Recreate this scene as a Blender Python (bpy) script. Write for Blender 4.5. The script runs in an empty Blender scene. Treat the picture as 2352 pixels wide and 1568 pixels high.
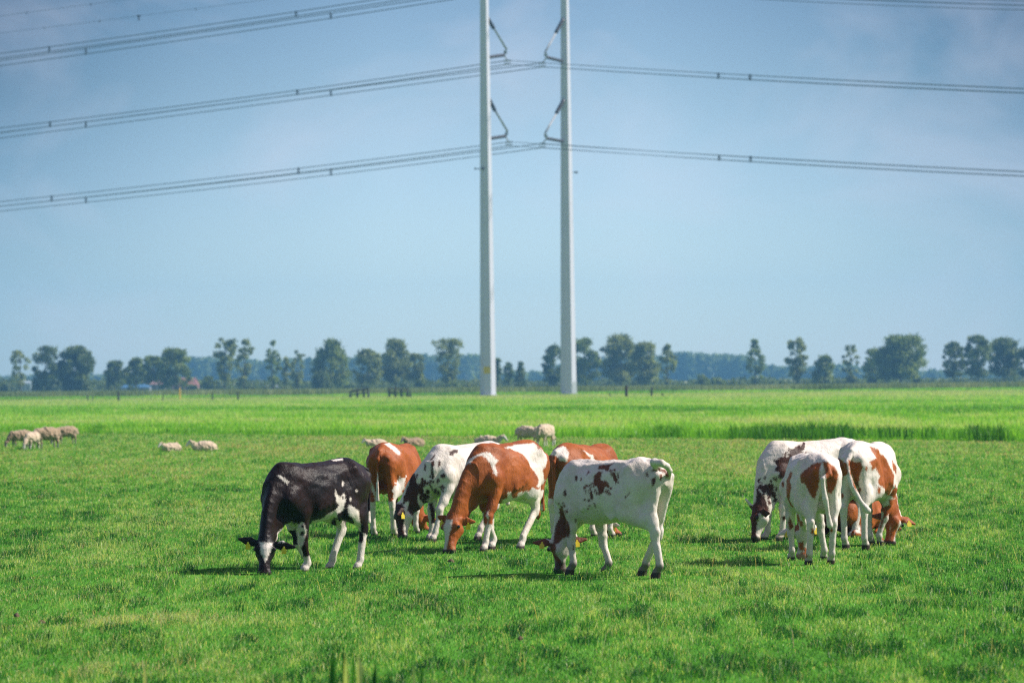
import bpy, math, random
import numpy as np
from mathutils import Vector, Matrix
from mathutils.bvhtree import BVHTree

rng = np.random.default_rng(7)
random.seed(7)
SC = bpy.context.scene
COL = SC.collection

# ---------------------------------------------------------------- camera
FPX, CH = 9800.0, 2.09
PITCH, ROLL = math.atan(92.0 / FPX), math.radians(0.55)
F = np.array([0, math.cos(PITCH), math.sin(PITCH)])
R0 = np.array([1.0, 0, 0]); U0 = np.array([0, -math.sin(PITCH), math.cos(PITCH)])
RV = math.cos(ROLL) * R0 - math.sin(ROLL) * U0
UV = math.sin(ROLL) * R0 + math.cos(ROLL) * U0
EYE = np.array([0, 0, CH])

def ray(px, py):
    return F + (px - 1176) / FPX * RV + (784 - py) / FPX * UV
def at(px, py, depth):
    d = ray(px, py); return EYE + d * (depth / d[1])
def ground_y(px, depth):
    """picture row at which the ground lies at this column and depth"""
    lo, hi = 780.0, 3000.0
    for _ in range(50):
        m = (lo + hi) / 2
        if at(px, m, depth)[2] > 0: lo = m
        else: hi = m
    return lo
def on_ground(px, py):
    d = ray(px, py); return EYE + d * (-EYE[2] / d[2])
def ground_at(px, depth):
    p = at(px, ground_y(px, depth), depth); p[2] = 0; return p
def project(P):
    v = np.asarray(P) - EYE
    z = v @ F
    return 1176 + FPX * (v @ RV) / z, 784 - FPX * (v @ UV) / z

cd = bpy.data.cameras.new('camera')
cam = bpy.data.objects.new('camera', cd); COL.objects.link(cam)
cd.lens = 150; cd.sensor_width = 36; cd.sensor_fit = 'HORIZONTAL'
cd.clip_start = 0.5; cd.clip_end = 20000
cam.matrix_world = Matrix(((RV[0], UV[0], -F[0], 0), (RV[1], UV[1], -F[1], 0), (RV[2], UV[2], -F[2], CH), (0, 0, 0, 1)))
cd.dof.use_dof = True; cd.dof.focus_distance = 49.0; cd.dof.aperture_fstop = 4.0
SC.camera = cam

# ---------------------------------------------------------------- small helpers
def tag(o, label=None, cat=None, group=None, kind=None):
    if label: o['label'] = label
    if cat: o['category'] = cat
    if group: o['group'] = group
    if kind: o['kind'] = kind
    return o

def mesh_obj(name, verts, faces, mat=None, parent=None, smooth=False, loc=(0, 0, 0)):
    me = bpy.data.meshes.new(name)
    me.from_pydata([tuple(map(float, v)) for v in verts], [], [tuple(map(int, f)) for f in faces])
    if smooth: me.polygons.foreach_set('use_smooth', [True] * len(me.polygons))
    if mat: me.materials.append(mat)
    o = bpy.data.objects.new(name, me); COL.objects.link(o)
    if parent is not None: o.parent = parent
    o.location = loc
    return o

def fast_mesh(name, V, loops, starts, totals, mat=None, parent=None, smooth=False):
    me = bpy.data.meshes.new(name)
    me.vertices.add(len(V)); me.vertices.foreach_set('co', np.ascontiguousarray(V, np.float32).ravel())
    me.loops.add(len(loops)); me.loops.foreach_set('vertex_index', np.ascontiguousarray(loops, np.int32))
    me.polygons.add(len(starts))
    me.polygons.foreach_set('loop_start', np.ascontiguousarray(starts, np.int32))
    me.polygons.foreach_set('loop_total', np.ascontiguousarray(totals, np.int32))
    if smooth: me.polygons.foreach_set('use_smooth', np.ones(len(starts), bool))
    if mat: me.materials.append(mat)
    me.update(calc_edges=True)
    o = bpy.data.objects.new(name, me); COL.objects.link(o)
    if parent is not None: o.parent = parent
    return o

def quads_obj(name, V, Q, mat=None, parent=None, smooth=False):
    n = len(Q)
    return fast_mesh(name, V, np.asarray(Q).ravel(), np.arange(n) * 4, np.full(n, 4), mat, parent, smooth)

def float_attr(o, name, vals):
    a = o.data.attributes.new(name, 'FLOAT', 'POINT'); a.data.foreach_set('value', np.ascontiguousarray(vals, np.float32))

def tube(pts, rad, n=8, cap=True):
    """verts, faces of a tube along pts with radii"""
    pts = [np.array(p, float) for p in pts]; V = []; Fc = []
    ref = None
    for i, p in enumerate(pts):
        t = pts[min(i + 1, len(pts) - 1)] - pts[max(i - 1, 0)]; t /= np.linalg.norm(t) + 1e-9
        if ref is None:
            ref = np.cross(t, [0, 0, 1.0]) if abs(t[2]) < 0.9 else np.cross(t, [0, 1.0, 0])
        s = ref - t * (ref @ t); s /= np.linalg.norm(s) + 1e-9; ref = s; u = np.cross(t, s)
        for k in range(n):
            a = 2 * math.pi * k / n
            V.append(p + rad[i] * (math.cos(a) * s + math.sin(a) * u))
    for i in range(len(pts) - 1):
        for k in range(n):
            Fc.append((i * n + k, i * n + (k + 1) % n, (i + 1) * n + (k + 1) % n, (i + 1) * n + k))
    if cap:
        Fc.append(tuple(range(n))[::-1]); Fc.append(tuple((len(pts) - 1) * n + k for k in range(n)))
    return V, Fc

def merge(parts):
    V, Fc = [], []
    for v, f in parts:
        o = len(V); V += list(v); Fc += [tuple(i + o for i in q) for q in f]
    return V, Fc

def box(c, s, rz=0.0, taper=1.0):
    V = []
    for z in (-.5, .5):
        k = taper if z > 0 else 1.0
        for x, y in ((-.5, -.5), (.5, -.5), (.5, .5), (-.5, .5)):
            X, Y = x * s[0] * k, y * s[1] * k
            V.append((c[0] + X * math.cos(rz) - Y * math.sin(rz), c[1] + X * math.sin(rz) + Y * math.cos(rz), c[2] + z * s[2]))
    return V, [(3, 2, 1, 0), (4, 5, 6, 7), (0, 1, 5, 4), (1, 2, 6, 5), (2, 3, 7, 6), (3, 0, 4, 7)]

def empty(name, loc, rz=0.0):
    o = bpy.data.objects.new(name, None); COL.objects.link(o); o.location = loc; o.rotation_euler = (0, 0, rz)
    o.empty_display_size = 0.3
    return o

def hash2(ix, iy, seed=0):
    h = (ix.astype(np.int64) * 374761393 + iy.astype(np.int64) * 668265263 + seed * 974634533) & 0xffffffff
    h = ((h ^ (h >> 13)) * 1274126177) & 0xffffffff
    return ((h ^ (h >> 16)) & 0xffff) / 65535.0
def noise2(x, y, seed=0):
    ix, iy = np.floor(x), np.floor(y); fx, fy = x - ix, y - iy
    fx = fx * fx * (3 - 2 * fx); fy = fy * fy * (3 - 2 * fy)
    a, b = hash2(ix, iy, seed), hash2(ix + 1, iy, seed); c, d = hash2(ix, iy + 1, seed), hash2(ix + 1, iy + 1, seed)
    return (a * (1 - fx) + b * fx) * (1 - fy) + (c * (1 - fx) + d * fx) * fy
def fbm2(x, y, seed=0, oct=3):
    s, a, t = 0, 1.0, 0
    for k in range(oct):
        s = s + a * noise2(x * 2 ** k, y * 2 ** k, seed + k); t += a; a *= 0.5
    return s / t

# ---------------------------------------------------------------- materials
def new_mat(name):
    m = bpy.data.materials.new(name); m.use_nodes = True
    nt = m.node_tree; nt.nodes.clear()
    out = nt.nodes.new('ShaderNodeOutputMaterial')
    return m, nt, out
def N(nt, typ, **kw):
    n = nt.nodes.new('ShaderNode' + typ)
    for k, v in kw.items(): setattr(n, k, v)
    return n
def ramp(nt, stops, fac=None, interp='LINEAR'):
    r = N(nt, 'ValToRGB'); r.color_ramp.interpolation = interp
    el = r.color_ramp.elements
    while len(el) < len(stops): el.new(0.5)
    for e, (p, c) in zip(el, stops):
        e.position = p; e.color = (*c, 1) if len(c) == 3 else c
    if fac is not None: nt.links.new(fac, r.inputs[0])
    return r
def mixc(nt, fac, a, b, blend='MIX'):
    m = N(nt, 'Mix', data_type='RGBA', blend_type=blend)
    for sock, v in ((m.inputs[0], fac), (m.inputs[6], a), (m.inputs[7], b)):
        if hasattr(v, 'links'): nt.links.new(v, sock)
        elif isinstance(v, (int, float)): sock.default_value = v
        else: sock.default_value = (*v, 1)
    return m.outputs[2]
def math_n(nt, op, a, b=None, c=None, clamp=False):
    m = N(nt, 'Math', operation=op); m.use_clamp = clamp
    for s, v in zip(m.inputs, (a, b, c)):
        if v is None: continue
        if hasattr(v, 'links'): nt.links.new(v, s)
        else: s.default_value = v
    return m.outputs[0]
def noise_n(nt, scale, detail=3, rough=0.5, vec=None, dist=0.0):
    n = N(nt, 'TexNoise'); n.inputs['Scale'].default_value = scale; n.inputs['Detail'].default_value = detail
    n.inputs['Roughness'].default_value = rough; n.inputs['Distortion'].default_value = dist
    if vec is not None: nt.links.new(vec, n.inputs['Vector'])
    return n.outputs['Fac']

def simple_mat(name, col, rough=0.6, var=0.15, scale=6.0, metallic=0.0, bump=0.0):
    m, nt, out = new_mat(name)
    tc = N(nt, 'TexCoord')
    nz = noise_n(nt, scale, 4, 0.6, tc.outputs['Object'])
    c = ramp(nt, [(0.25, tuple(x * (1 - var) for x in col)), (0.75, tuple(min(1, x * (1 + var)) for x in col))], nz)
    b = N(nt, 'BsdfPrincipled'); b.inputs['Roughness'].default_value = rough; b.inputs['Metallic'].default_value = metallic
    nt.links.new(c.outputs[0], b.inputs['Base Color'])
    if bump:
        bp = N(nt, 'Bump'); bp.inputs['Strength'].default_value = bump; nt.links.new(nz, bp.inputs['Height']); nt.links.new(bp.outputs[0], b.inputs['Normal'])
    nt.links.new(b.outputs[0], out.inputs[0])
    return m

def leaf_mat(name, dark, light, trans=0.35, sc=0.25):
    """leaves: per-leaf tint attribute plus slow patches; thin, lets light through"""
    m, nt, out = new_mat(name)
    at_ = N(nt, 'Attribute'); at_.attribute_name = 'tint'
    tc = N(nt, 'TexCoord'); nz = noise_n(nt, sc, 3, 0.6, tc.outputs['Object'])
    f = math_n(nt, 'ADD', math_n(nt, 'MULTIPLY', at_.outputs['Fac'], 0.6), math_n(nt, 'MULTIPLY', nz, 0.5))
    c = ramp(nt, [(0.2, dark), (0.85, light)], f)
    b = N(nt, 'BsdfPrincipled'); b.inputs['Roughness'].default_value = 0.55
    nt.links.new(c.outputs[0], b.inputs['Base Color'])
    t = N(nt, 'BsdfTranslucent'); nt.links.new(mixc(nt, 1.0, c.outputs[0], (1.25, 1.15, 0.55), 'MULTIPLY'), t.inputs[0])
    mx = N(nt, 'MixShader'); mx.inputs[0].default_value = trans
    nt.links.new(b.outputs[0], mx.inputs[1]); nt.links.new(t.outputs[0], mx.inputs[2]); nt.links.new(mx.outputs[0], out.inputs[0])
    return m
# ---------------------------------------------------------------- animals: implicit bodies meshed as one skin
def nrm(v):
    v = np.asarray(v, float); return v / (np.linalg.norm(v) + 1e-9)

class Body:
    def __init__(self, lo, hi, h):
        self.lo, self.h = np.array(lo, float), h
        n = np.ceil((np.array(hi) - self.lo) / h).astype(int) + 1
        self.n = n
        self.ax = [(self.lo[i] + np.arange(n[i]) * h).astype(np.float32) for i in range(3)]
        self.f = np.full(n, 1.0, np.float32)
    def sub(self, lo, hi):
        a = [int(max(0, math.floor((lo[i] - self.lo[i]) / self.h))) for i in range(3)]
        b = [int(min(self.n[i], math.ceil((hi[i] - self.lo[i]) / self.h) + 1)) for i in range(3)]
        sl = tuple(slice(a[i], max(a[i], b[i])) for i in range(3))
        return sl, self.ax[0][sl[0]][:, None, None], self.ax[1][sl[1]][None, :, None], self.ax[2][sl[2]][None, None, :]
    def blend(self, sl, d, k, cut=False):
        g = self.f[sl]
        if cut:
            d = -d; hh = np.maximum(k - np.abs(g - d), 0) / k
            self.f[sl] = np.maximum(g, d) + hh * hh * k * 0.25
        else:
            hh = np.maximum(k - np.abs(g - d), 0) / k
            self.f[sl] = np.minimum(g, d) - hh * hh * k * 0.25
    def begin(self):
        self.keep = self.f; self.f = np.full(self.n, 1.0, np.float32)
    def end(self, k):
        g, self.f = self.f, self.keep; self.blend((slice(None),) * 3, g, k)
    def ecap(self, A, B, sA, uA, sB, uB, S=(0, 1, 0), k=0.03, ra=None, cut=False):
        A, B = np.array(A, float), np.array(B, float); ax = B - A; L = np.linalg.norm(ax)
        if L < 1e-5: ax = np.array([0, 0, 1e-4]) if abs(S[2]) < .9 else np.array([1e-4, 0, 0]); L = 1e-4
        t_ = ax / L; S = nrm(np.array(S) - t_ * (np.array(S) @ t_)); U = np.cross(t_, S)
        R = max(sA, uA, sB, uB) + k * 1.5 + 0.02
        sl, X, Y, Z = self.sub(np.minimum(A, B) - R, np.maximum(A, B) + R)
        if min(self.f[sl].shape) == 0: return
        dx, dy, dz = X - A[0], Y - A[1], Z - A[2]
        al = dx * t_[0] + dy * t_[1] + dz * t_[2]
        tc = np.clip(al / L, 0, 1)
        s = dx * S[0] + dy * S[1] + dz * S[2]; u = dx * U[0] + dy * U[1] + dz * U[2]; a = al - tc * L
        rs, ru = sA + (sB - sA) * tc, uA + (uB - uA) * tc
        rr = np.minimum(rs, ru) if ra is None else ra
        q1, q2, q3 = s / rs, u / ru, a / rr
        k0 = np.sqrt(q1 * q1 + q2 * q2 + q3 * q3); k1 = np.sqrt((q1 / rs) ** 2 + (q2 / ru) ** 2 + (q3 / rr) ** 2) + 1e-6
        self.blend(sl, (k0 * (k0 - 1) / k1).astype(np.float32), k, cut)
    def ball(self, c, r, k=0.03, cut=False):
        r = (r, r, r) if isinstance(r, (int, float)) else r
        R = max(r) + k * 1.5 + 0.02; c = np.array(c, float)
        sl, X, Y, Z = self.sub(c - R, c + R)
        if min(self.f[sl].shape) == 0: return
        q1, q2, q3 = (X - c[0]) / r[0], (Y - c[1]) / r[1], (Z - c[2]) / r[2]
        k0 = np.sqrt(q1 * q1 + q2 * q2 + q3 * q3); k1 = np.sqrt((q1 / r[0]) ** 2 + (q2 / r[1]) ** 2 + (q3 / r[2]) ** 2) + 1e-6
        self.blend(sl, (k0 * (k0 - 1) / k1).astype(np.float32), k, cut)
    def chain(self, pts, S=(0, 1, 0), k=0.02):
        """pts: (point, side radius, up radius)"""
        for (a, s1, u1), (b, s2, u2) in zip(pts, pts[1:]): self.ecap(a, b, s1, u1, s2, u2, S, k)
    def torso(self, st, k=0.04, p=2.25):
        st = np.array(st, float); x = np.linspace(st[0, 0], st[-1, 0], 160)
        cols = []
        for c in range(1, 4):                       # smooth the station lines
            v = np.interp(x, st[:, 0], st[:, c]); kk = np.hanning(23); kk /= kk.sum()
            cols.append(np.convolve(np.pad(v, 11, mode='reflect', reflect_type='odd'), kk, 'valid'))
        sl, X, Y, Z = self.sub((st[0, 0] - .1, -.6, min(st[:, 2]) - .1), (st[-1, 0] + .1, .6, max(st[:, 1]) + .1))
        xx = X[:, 0, 0]; top, bot, w = (np.interp(xx, x, c)[:, None, None].astype(np.float32) for c in cols)
        zc = bot + 0.46 * (top - bot); dz = Z - zc
        hh = np.where(dz > 0, top - zc, zc - bot)
        q = ((np.abs(Y) / w) ** p + (np.abs(dz) / hh) ** p) ** (1 / p) + 1e-5
        r = np.sqrt(Y * Y + dz * dz); d = np.where(q < .05, -np.minimum(w, hh), r * (1 - 1 / q))
        ex = np.maximum(np.maximum(st[0, 0] - xx, xx - st[-1, 0]), 0)[:, None, None]
        d = np.where(ex > 0, np.sqrt(np.maximum(d, 0) ** 2 + ex * ex), d)
        self.blend(sl, d.astype(np.float32), k)
    def mesh(self):
        f = self.f; s = f < 0; n = np.array(f.shape) - 1
        cnt = np.zeros(n, np.int8); acc = np.zeros((*n, 3), np.float32); ne = np.zeros(n, np.float32)
        for dx in (0, 1):
            for dy in (0, 1):
                for dz in (0, 1): cnt += s[dx:dx + n[0], dy:dy + n[1], dz:dz + n[2]]
        act = (cnt > 0) & (cnt < 8)
        ci = np.argwhere(act); idx = np.full(n, -1, np.int64); idx[act] = np.arange(len(ci))
        P = np.zeros((len(ci), 3)); W = np.zeros(len(ci))
        cs = [(a, b, c) for a in (0, 1) for b in (0, 1) for c in (0, 1)]
        for a in cs:
            for ax in range(3):
                if a[ax]: continue
                b = list(a); b[ax] = 1
                fa = f[ci[:, 0] + a[0], ci[:, 1] + a[1], ci[:, 2] + a[2]]; fb = f[ci[:, 0] + b[0], ci[:, 1] + b[1], ci[:, 2] + b[2]]
                m = (fa < 0) != (fb < 0); t = np.where(m, fa / np.where(m, fa - fb, 1), 0)
                pos = np.tile(np.array(a, float), (len(ci), 1)); pos[:, ax] = t
                P += pos * m[:, None]; W += m
        P = self.lo + (ci + P / W[:, None]) * self.h
        Q = []
        for ax in range(3):
            o1, o2 = [(1, 2), (2, 0), (0, 1)][ax]
            a = [slice(None)] * 3; b = [slice(None)] * 3; a[ax] = slice(0, -1); b[ax] = slice(1, None)
            ch = s[tuple(a)] != s[tuple(b)]; e = np.argwhere(ch)
            e = e[(e[:, o1] > 0) & (e[:, o2] > 0) & (e[:, o1] < n[o1]) & (e[:, o2] < n[o2])]
            ins = s[e[:, 0], e[:, 1], e[:, 2]]
            def cell(d1, d2):
                c = e.copy(); c[:, o1] -= d1; c[:, o2] -= d2; return idx[c[:, 0], c[:, 1], c[:, 2]]
            q = np.stack([cell(1, 1), cell(0, 1), cell(0, 0), cell(1, 0)], 1)
            q[~ins] = q[~ins][:, ::-1]; Q.append(q)
        return P, np.concatenate(Q)

def poly_sd(p, poly):
    """signed distance (inside > 0) of 2-d points to a polygon"""
    d = np.full(len(p), 1e9); ins = np.zeros(len(p), bool); n = len(poly)
    for i in range(n):
        a, b = poly[i], poly[(i + 1) % n]; e = b - a; w = p - a
        t = np.clip((w @ e) / (e @ e + 1e-12), 0, 1); d = np.minimum(d, np.hypot(*(w - t[:, None] * e).T))
        c = (a[1] > p[:, 1]) != (b[1] > p[:, 1])
        ins ^= c & (p[:, 0] < (b[0] - a[0]) * (p[:, 1] - a[1]) / (b[1] - a[1] + 1e-12) + a[0])
    return np.where(ins, d, -d)

Z1 = (526.85, 997.2, .24, .24); Z2 = (940.8, 997.2, .28, .28); Z3 = (1646.4, 997.2, .2202, .2202); Z8 = (1260.7, 1063.1, .174, .174)
def zp(z, pts): return [(z[0] + z[2] * x, z[1] + z[3] * y) for x, y in pts]
def ell(cx, cy, rx, ry, n=10):
    return [(cx + rx * math.cos(2 * math.pi * i / n) * random.uniform(.75, 1.2), cy + ry * math.sin(2 * math.pi * i / n) * random.uniform(.75, 1.2)) for i in range(n)]

def coat_mat(name, white, dark, dark2=None, rough=0.55, sheen=.0, spec=.16):
    m, nt, out = new_mat(name)
    tc = N(nt, 'TexCoord'); ob = tc.outputs['Object']
    A = lambda s: (lambda n: (setattr(n, 'attribute_name', s), n.outputs['Fac'])[1])(N(nt, 'Attribute'))
    edge = math_n(nt, 'MULTIPLY', math_n(nt, 'SUBTRACT', noise_n(nt, 60, 5, 0.75, ob), 0.5), 0.075)
    fld = math_n(nt, 'ADD', A('coat'), edge)
    f = math_n(nt, 'ADD', math_n(nt, 'MULTIPLY', fld, 52.0), 0.5, clamp=True)
    big = noise_n(nt, 3.2, 3, 0.6, ob); fine = noise_n(nt, 38, 3, 0.6, ob)
    wcol = ramp(nt, [(0.28, (white[0] * .80, white[1] * .76, white[2] * .66)), (0.55, white)], math_n(nt, 'ADD', math_n(nt, 'MULTIPLY', big, .6), math_n(nt, 'MULTIPLY', fine, .4)))
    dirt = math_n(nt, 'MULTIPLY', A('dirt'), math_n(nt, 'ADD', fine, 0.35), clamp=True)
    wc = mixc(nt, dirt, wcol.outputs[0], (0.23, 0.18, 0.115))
    d2 = dark2 or tuple(x * .55 for x in dark)
    dcol = ramp(nt, [(0.32, d2), (0.62, dark)], math_n(nt, 'ADD', math_n(nt, 'MULTIPLY', big, .75), math_n(nt, 'MULTIPLY', fine, .25)))
    c = mixc(nt, f, wc, dcol.outputs[0])
    c = mixc(nt, A('horn'), c, (0.045, 0.032, 0.026))
    c = mixc(nt, A('pink'), c, (0.42, 0.22, 0.16))
    b = N(nt, 'BsdfPrincipled'); b.inputs['Roughness'].default_value = rough
    b.inputs['Specular IOR Level'].default_value = spec
    b.inputs['Sheen Weight'].default_value = sheen; b.inputs['Sheen Roughness'].default_value = 0.4
    nt.links.new(c, b.inputs['Base Color'])
    bp = N(nt, 'Bump'); bp.inputs['Strength'].default_value = 0.55; bp.inputs['Distance'].default_value = 0.02
    mp = N(nt, 'Mapping'); mp.inputs['Scale'].default_value = (1, 1, .35); nt.links.new(ob, mp.inputs[0])
    nt.links.new(noise_n(nt, 30, 4, .65, mp.outputs[0]), bp.inputs['Height']); nt.links.new(bp.outputs[0], b.inputs['Normal'])
    nt.links.new(b.outputs[0], out.inputs[0])
    return m

M_EYE = simple_mat('eye_black', (0.012, 0.009, 0.008), 0.12, 0.1)
M_TAG = simple_mat('tag_yellow', (0.72, 0.55, 0.03), 0.45, 0.08)
M_INK = simple_mat('tag_ink', (0.03, 0.03, 0.02), 0.5, 0.1)

def tag_mesh(c, n, up, w=0.055, h=0.065):
    """a thin flag-shaped ear tag with a stud: verts, faces"""
    n = nrm(n); up = nrm(np.array(up) - n * (np.array(up) @ n)); s = np.cross(up, n); V = []; Fc = []
    prof = [(-.5, -.5), (.5, -.5), (.5, .25), (.22, .5), (.16, .8), (-.16, .8), (-.22, .5), (-.5, .25)]
    for side in (-1, 1):
        for x, y in prof: V.append(np.array(c) + s * x * w + up * (y - .8) * h + n * side * 0.003)
    k = len(prof); Fc.append(tuple(range(k))[::-1]); Fc.append(tuple(range(k, 2 * k)))
    for i in range(k): Fc.append((i, (i + 1) % k, (i + 1) % k + k, i + k))
    return V, Fc

TORSO = [(-.80, 1.155, 1.00, .05), (-.74, 1.215, .93, .12), (-.62, 1.275, .82, .20), (-.44, 1.305, .72, .245), (-.26, 1.295, .655, .265), (-.04, 1.27, .585, .285),
         (.18, 1.255, .555, .29), (.36, 1.26, .56, .255), (.50, 1.28, .585, .215), (.62, 1.26, .63, .18), (.74, 1.17, .68, .14), (.82, 1.06, .76, .09)]

class Cow:
    def __init__(self, name, px, py, heading, scale=1.0, depth=None):
        self.name = name; a = math.radians(heading)
        self.fw = np.array([math.cos(a), math.sin(a), 0]); self.lf = np.array([-math.sin(a), math.cos(a), 0]); self.a = a; self.s = scale
        g = on_ground(px, py) if depth is None else ground_at(px, depth)
        self.o = np.array([g[0], g[1], 0.0]); self.depth = g[1]
    def loc(self, P):
        v = (np.asarray(P) - self.o) / self.s; return np.array([v @ self.fw, v @ self.lf, v[2]])
    def dirl(self, d):
        d = np.asarray(d, float); return nrm([d @ self.fw, d @ self.lf, d[2]])
    def world(self, p): return self.o + self.s * (p[0] * self.fw + p[1] * self.lf + np.array([0, 0, p[2]]))
    def px(self, px, py, dd): return self.loc(at(px, py, self.depth + dd))
    def foot(self, spec, yl, xl):
        """('x', px): walk along the body line until the column fits; ('y', px): across it; (x, y): given"""
        if spec is None: return xl, yl
        if spec[0] == 'x' or spec[0] == 'y':
            lo, hi = -1.2, 1.2; best = None
            for t in np.linspace(lo, hi, 481):
                q = (t, yl, 0) if spec[0] == 'x' else (xl, t, 0)
                e = abs(project(self.world(q))[0] - spec[1])
                if best is None or e < best[0]: best = (e, q)
            return best[1][0], best[1][1]
        return spec
    def build(self, poll, muzzle, face, feet=None, tail=None, ears=None, lying=False, h=0.0115, neck_up=0.0, headlen=None, tailr=(.028, .016)):
        feet = feet or {}
        zs = -0.53 if lying else 0.0
        poll, muzzle = np.array(poll, float), np.array(muzzle, float)
        xs = [poll[0], muzzle[0]]; ys = [poll[1], muzzle[1]]
        if tail is not None: xs += [t[0] for t in tail]; ys += [t[1] for t in tail]
        lo = (min(-1.0, min(xs) - .3), min(-.42, min(ys) - .32), -.04); hi = (max(.95, max(xs) + .3), max(.42, max(ys) + .32), 1.42 if not lying else .95)
        B = Body(lo, hi, h)
        Zs = lambda p: (p[0], p[1], p[2] + zs)
        B.torso([(x, t + zs, b + zs, w * (1.12 if lying else 1)) for x, t, b, w in TORSO])
        # withers, shoulder blades, hooks, pins, spine
        B.ecap(Zs((.34, 0, 1.225)), Zs((.60, 0, 1.225)), .05, .045, .06, .05, k=.06)
        B.ecap(Zs((-.60, 0, 1.255)), Zs((.40, 0, 1.225)), .035, .035, .035, .03, k=.05)
        for sd in (-1, 1):
            B.ecap(Zs((.46, sd * .115, 1.18)), Zs((.64, sd * .185, .84)), .05, .10, .055, .10, k=.07)
            B.ecap(Zs((-.45, sd * .05, 1.235)), Zs((-.41, sd * .205, 1.19)), .055, .045, .05, .040, k=.08)
            B.ball(Zs((-.745, sd * .10, 1.105)), (.05, .05, .045), .05)
            B.ball(Zs((-.26, sd * .37, 1.07)), (.15, .13, .13), .09, cut=True)          # flank hollow
            B.ball(Zs((-.60, sd * .33, 1.17)), (.13, .10, .08), .08, cut=True)         # between hook and pin
            B.ball(Zs((.36, sd * .335, .76)), (.055, .07, .17), .06, cut=True)          # behind the elbow
            B.ball(Zs((.63, sd * .175, .90)), (.07, .06, .08), .05)                     # point of the shoulder
            B.ecap(Zs((-.10, sd * .20, .70)), Zs((-.30, sd * .20, .80)), .03, .10, .03, .10, k=.06)   # flank fold
            B.ball(Zs((-.18, sd * .335, .98)), (.07, .07, .16), .08, cut=True)          # behind the last rib
            for rx in (-.02, .06, .14, .22):
                B.ecap(Zs((rx - .05, sd * .210, 1.12)), Zs((rx + .03, sd * (.266 + .004 * math.sin(rx * 40)), .80 - rx * .3)), .015, .02, .016, .022, k=.05)
        for sd in (-1, 1):
            B.ecap(Zs((.33, sd * .30, 1.16)), Zs((.40, sd * .33, .74)), .035, .035, .04, .04, k=.06, cut=True)      # hollow behind the shoulder blade
            B.ecap(Zs((-.22, sd * .335, .95)), Zs((-.20, sd * .30, .70)), .04, .04, .04, .04, k=.07, cut=True)      # front edge of the thigh
            B.ecap(Zs((-.62, sd * .275, 1.06)), Zs((-.56, sd * .285, .74)), .03, .03, .03, .03, k=.06, cut=True)    # groove between the thigh muscles
            B.ecap(Zs((.30, sd * .12, 1.20)), Zs((-.30, sd * .12, 1.235)), .02, .02, .02, .02, k=.05)               # loin muscle beside the spine
        # brisket
        B.ecap(Zs((.62, 0, .72)), Zs((.76, 0, .80)), .10, .10, .085, .09, k=.06)
        self.feet_at = {}
        if not lying:
            for sd, key in ((1, 'lf'), (-1, 'rf')):
                fx, fy = self.foot(feet.get(key), sd * .14, .50); self.feet_at[key] = (fx, fy)
                E = np.array([.47 + .38 * (fx - .5), sd * .165, .70]); Fe = np.array([fx - .03, fy, .115]); t = .56
                K = E + (Fe - E) * t; K[2] = .37; K[0] += .03
                B.ecap((.60, sd * .17, .88), E, .07, .12, .065, .085, k=.07)
                B.ecap(E, E + (K - E) * .55, .068, .09, .054, .068, k=.05)
                B.ecap(E + (K - E) * .5, K + (0, 0, .06), .054, .066, .045, .052, k=.03)
                B.ecap(K + (0, 0, .045), K - (0, 0, .045), .048, .053, .043, .048, k=.03)
                B.ecap(K - (.005, 0, .03), Fe + (0, 0, .03), .037, .042, .034, .039, k=.025)
                B.ball(Fe, (.043, .036, .04), .025)
                B.ecap(Fe, (fx + .015, fy, .05), .033, .036, .040, .044, k=.02)
                B.ecap((fx + .02, fy, .05), (fx + .03, fy, .0), .044, .050, .052, .062, k=.015)
            for sd, key in ((1, 'lh'), (-1, 'rh')):
                fx, fy = self.foot(feet.get(key), sd * .15, -.57); self.feet_at[key] = (fx, fy)
                m = .45 * (fx + .57); my = .55 * (fy - sd * .15)
                H = np.array([-.655 + m, sd * .145 + my, .475]); Fe = np.array([fx - .045, fy, .12])
                St = np.array([-.32 + m * .35, sd * .185, .72])
                B.ecap((-.50, sd * .13, 1.05), St, .115, .20, .085, .13, k=.08)
                B.ecap((-.68, sd * .095, 1.02), (-.60 + m * .5, sd * .135, .66), .085, .105, .055, .085, k=.07)
                B.ecap(St, H + (.04, 0, .10), .088, .135, .050, .076, k=.07)
                B.ecap((-.60 + m * .5, sd * .135, .72), H + (-.005, 0, .03), .052, .07, .032, .04, k=.05)
                B.ecap(H + (.03, 0, .10), H, .046, .066, .044, .064, k=.03)
                B.ecap(H + (-.025, 0, .03), H + (.005, 0, -.05), .037, .044, .039, .053, k=.02)
                B.ecap(H + (.005, 0, -.02), Fe + (0, 0, .03), .040, .052, .037, .044, k=.025)
                B.ball(Fe, (.044, .037, .042), .025)
                B.ecap(Fe, (fx + .0, fy, .05), .034, .037, .041, .045, k=.02)
                B.ecap((fx + .005, fy, .05), (fx + .02, fy, .0), .044, .050, .053, .064, k=.015)
            B.ball((-.36, 0, .68), (.15, .11, .085), .08)                                  # small udder
            for sx in (-.42, -.32):
                for sd in (-1, 1): B.ecap((sx, sd * .05, .63), (sx, sd * .055, .585), .014, .014, .011, .011, k=.02)
        else:
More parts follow.
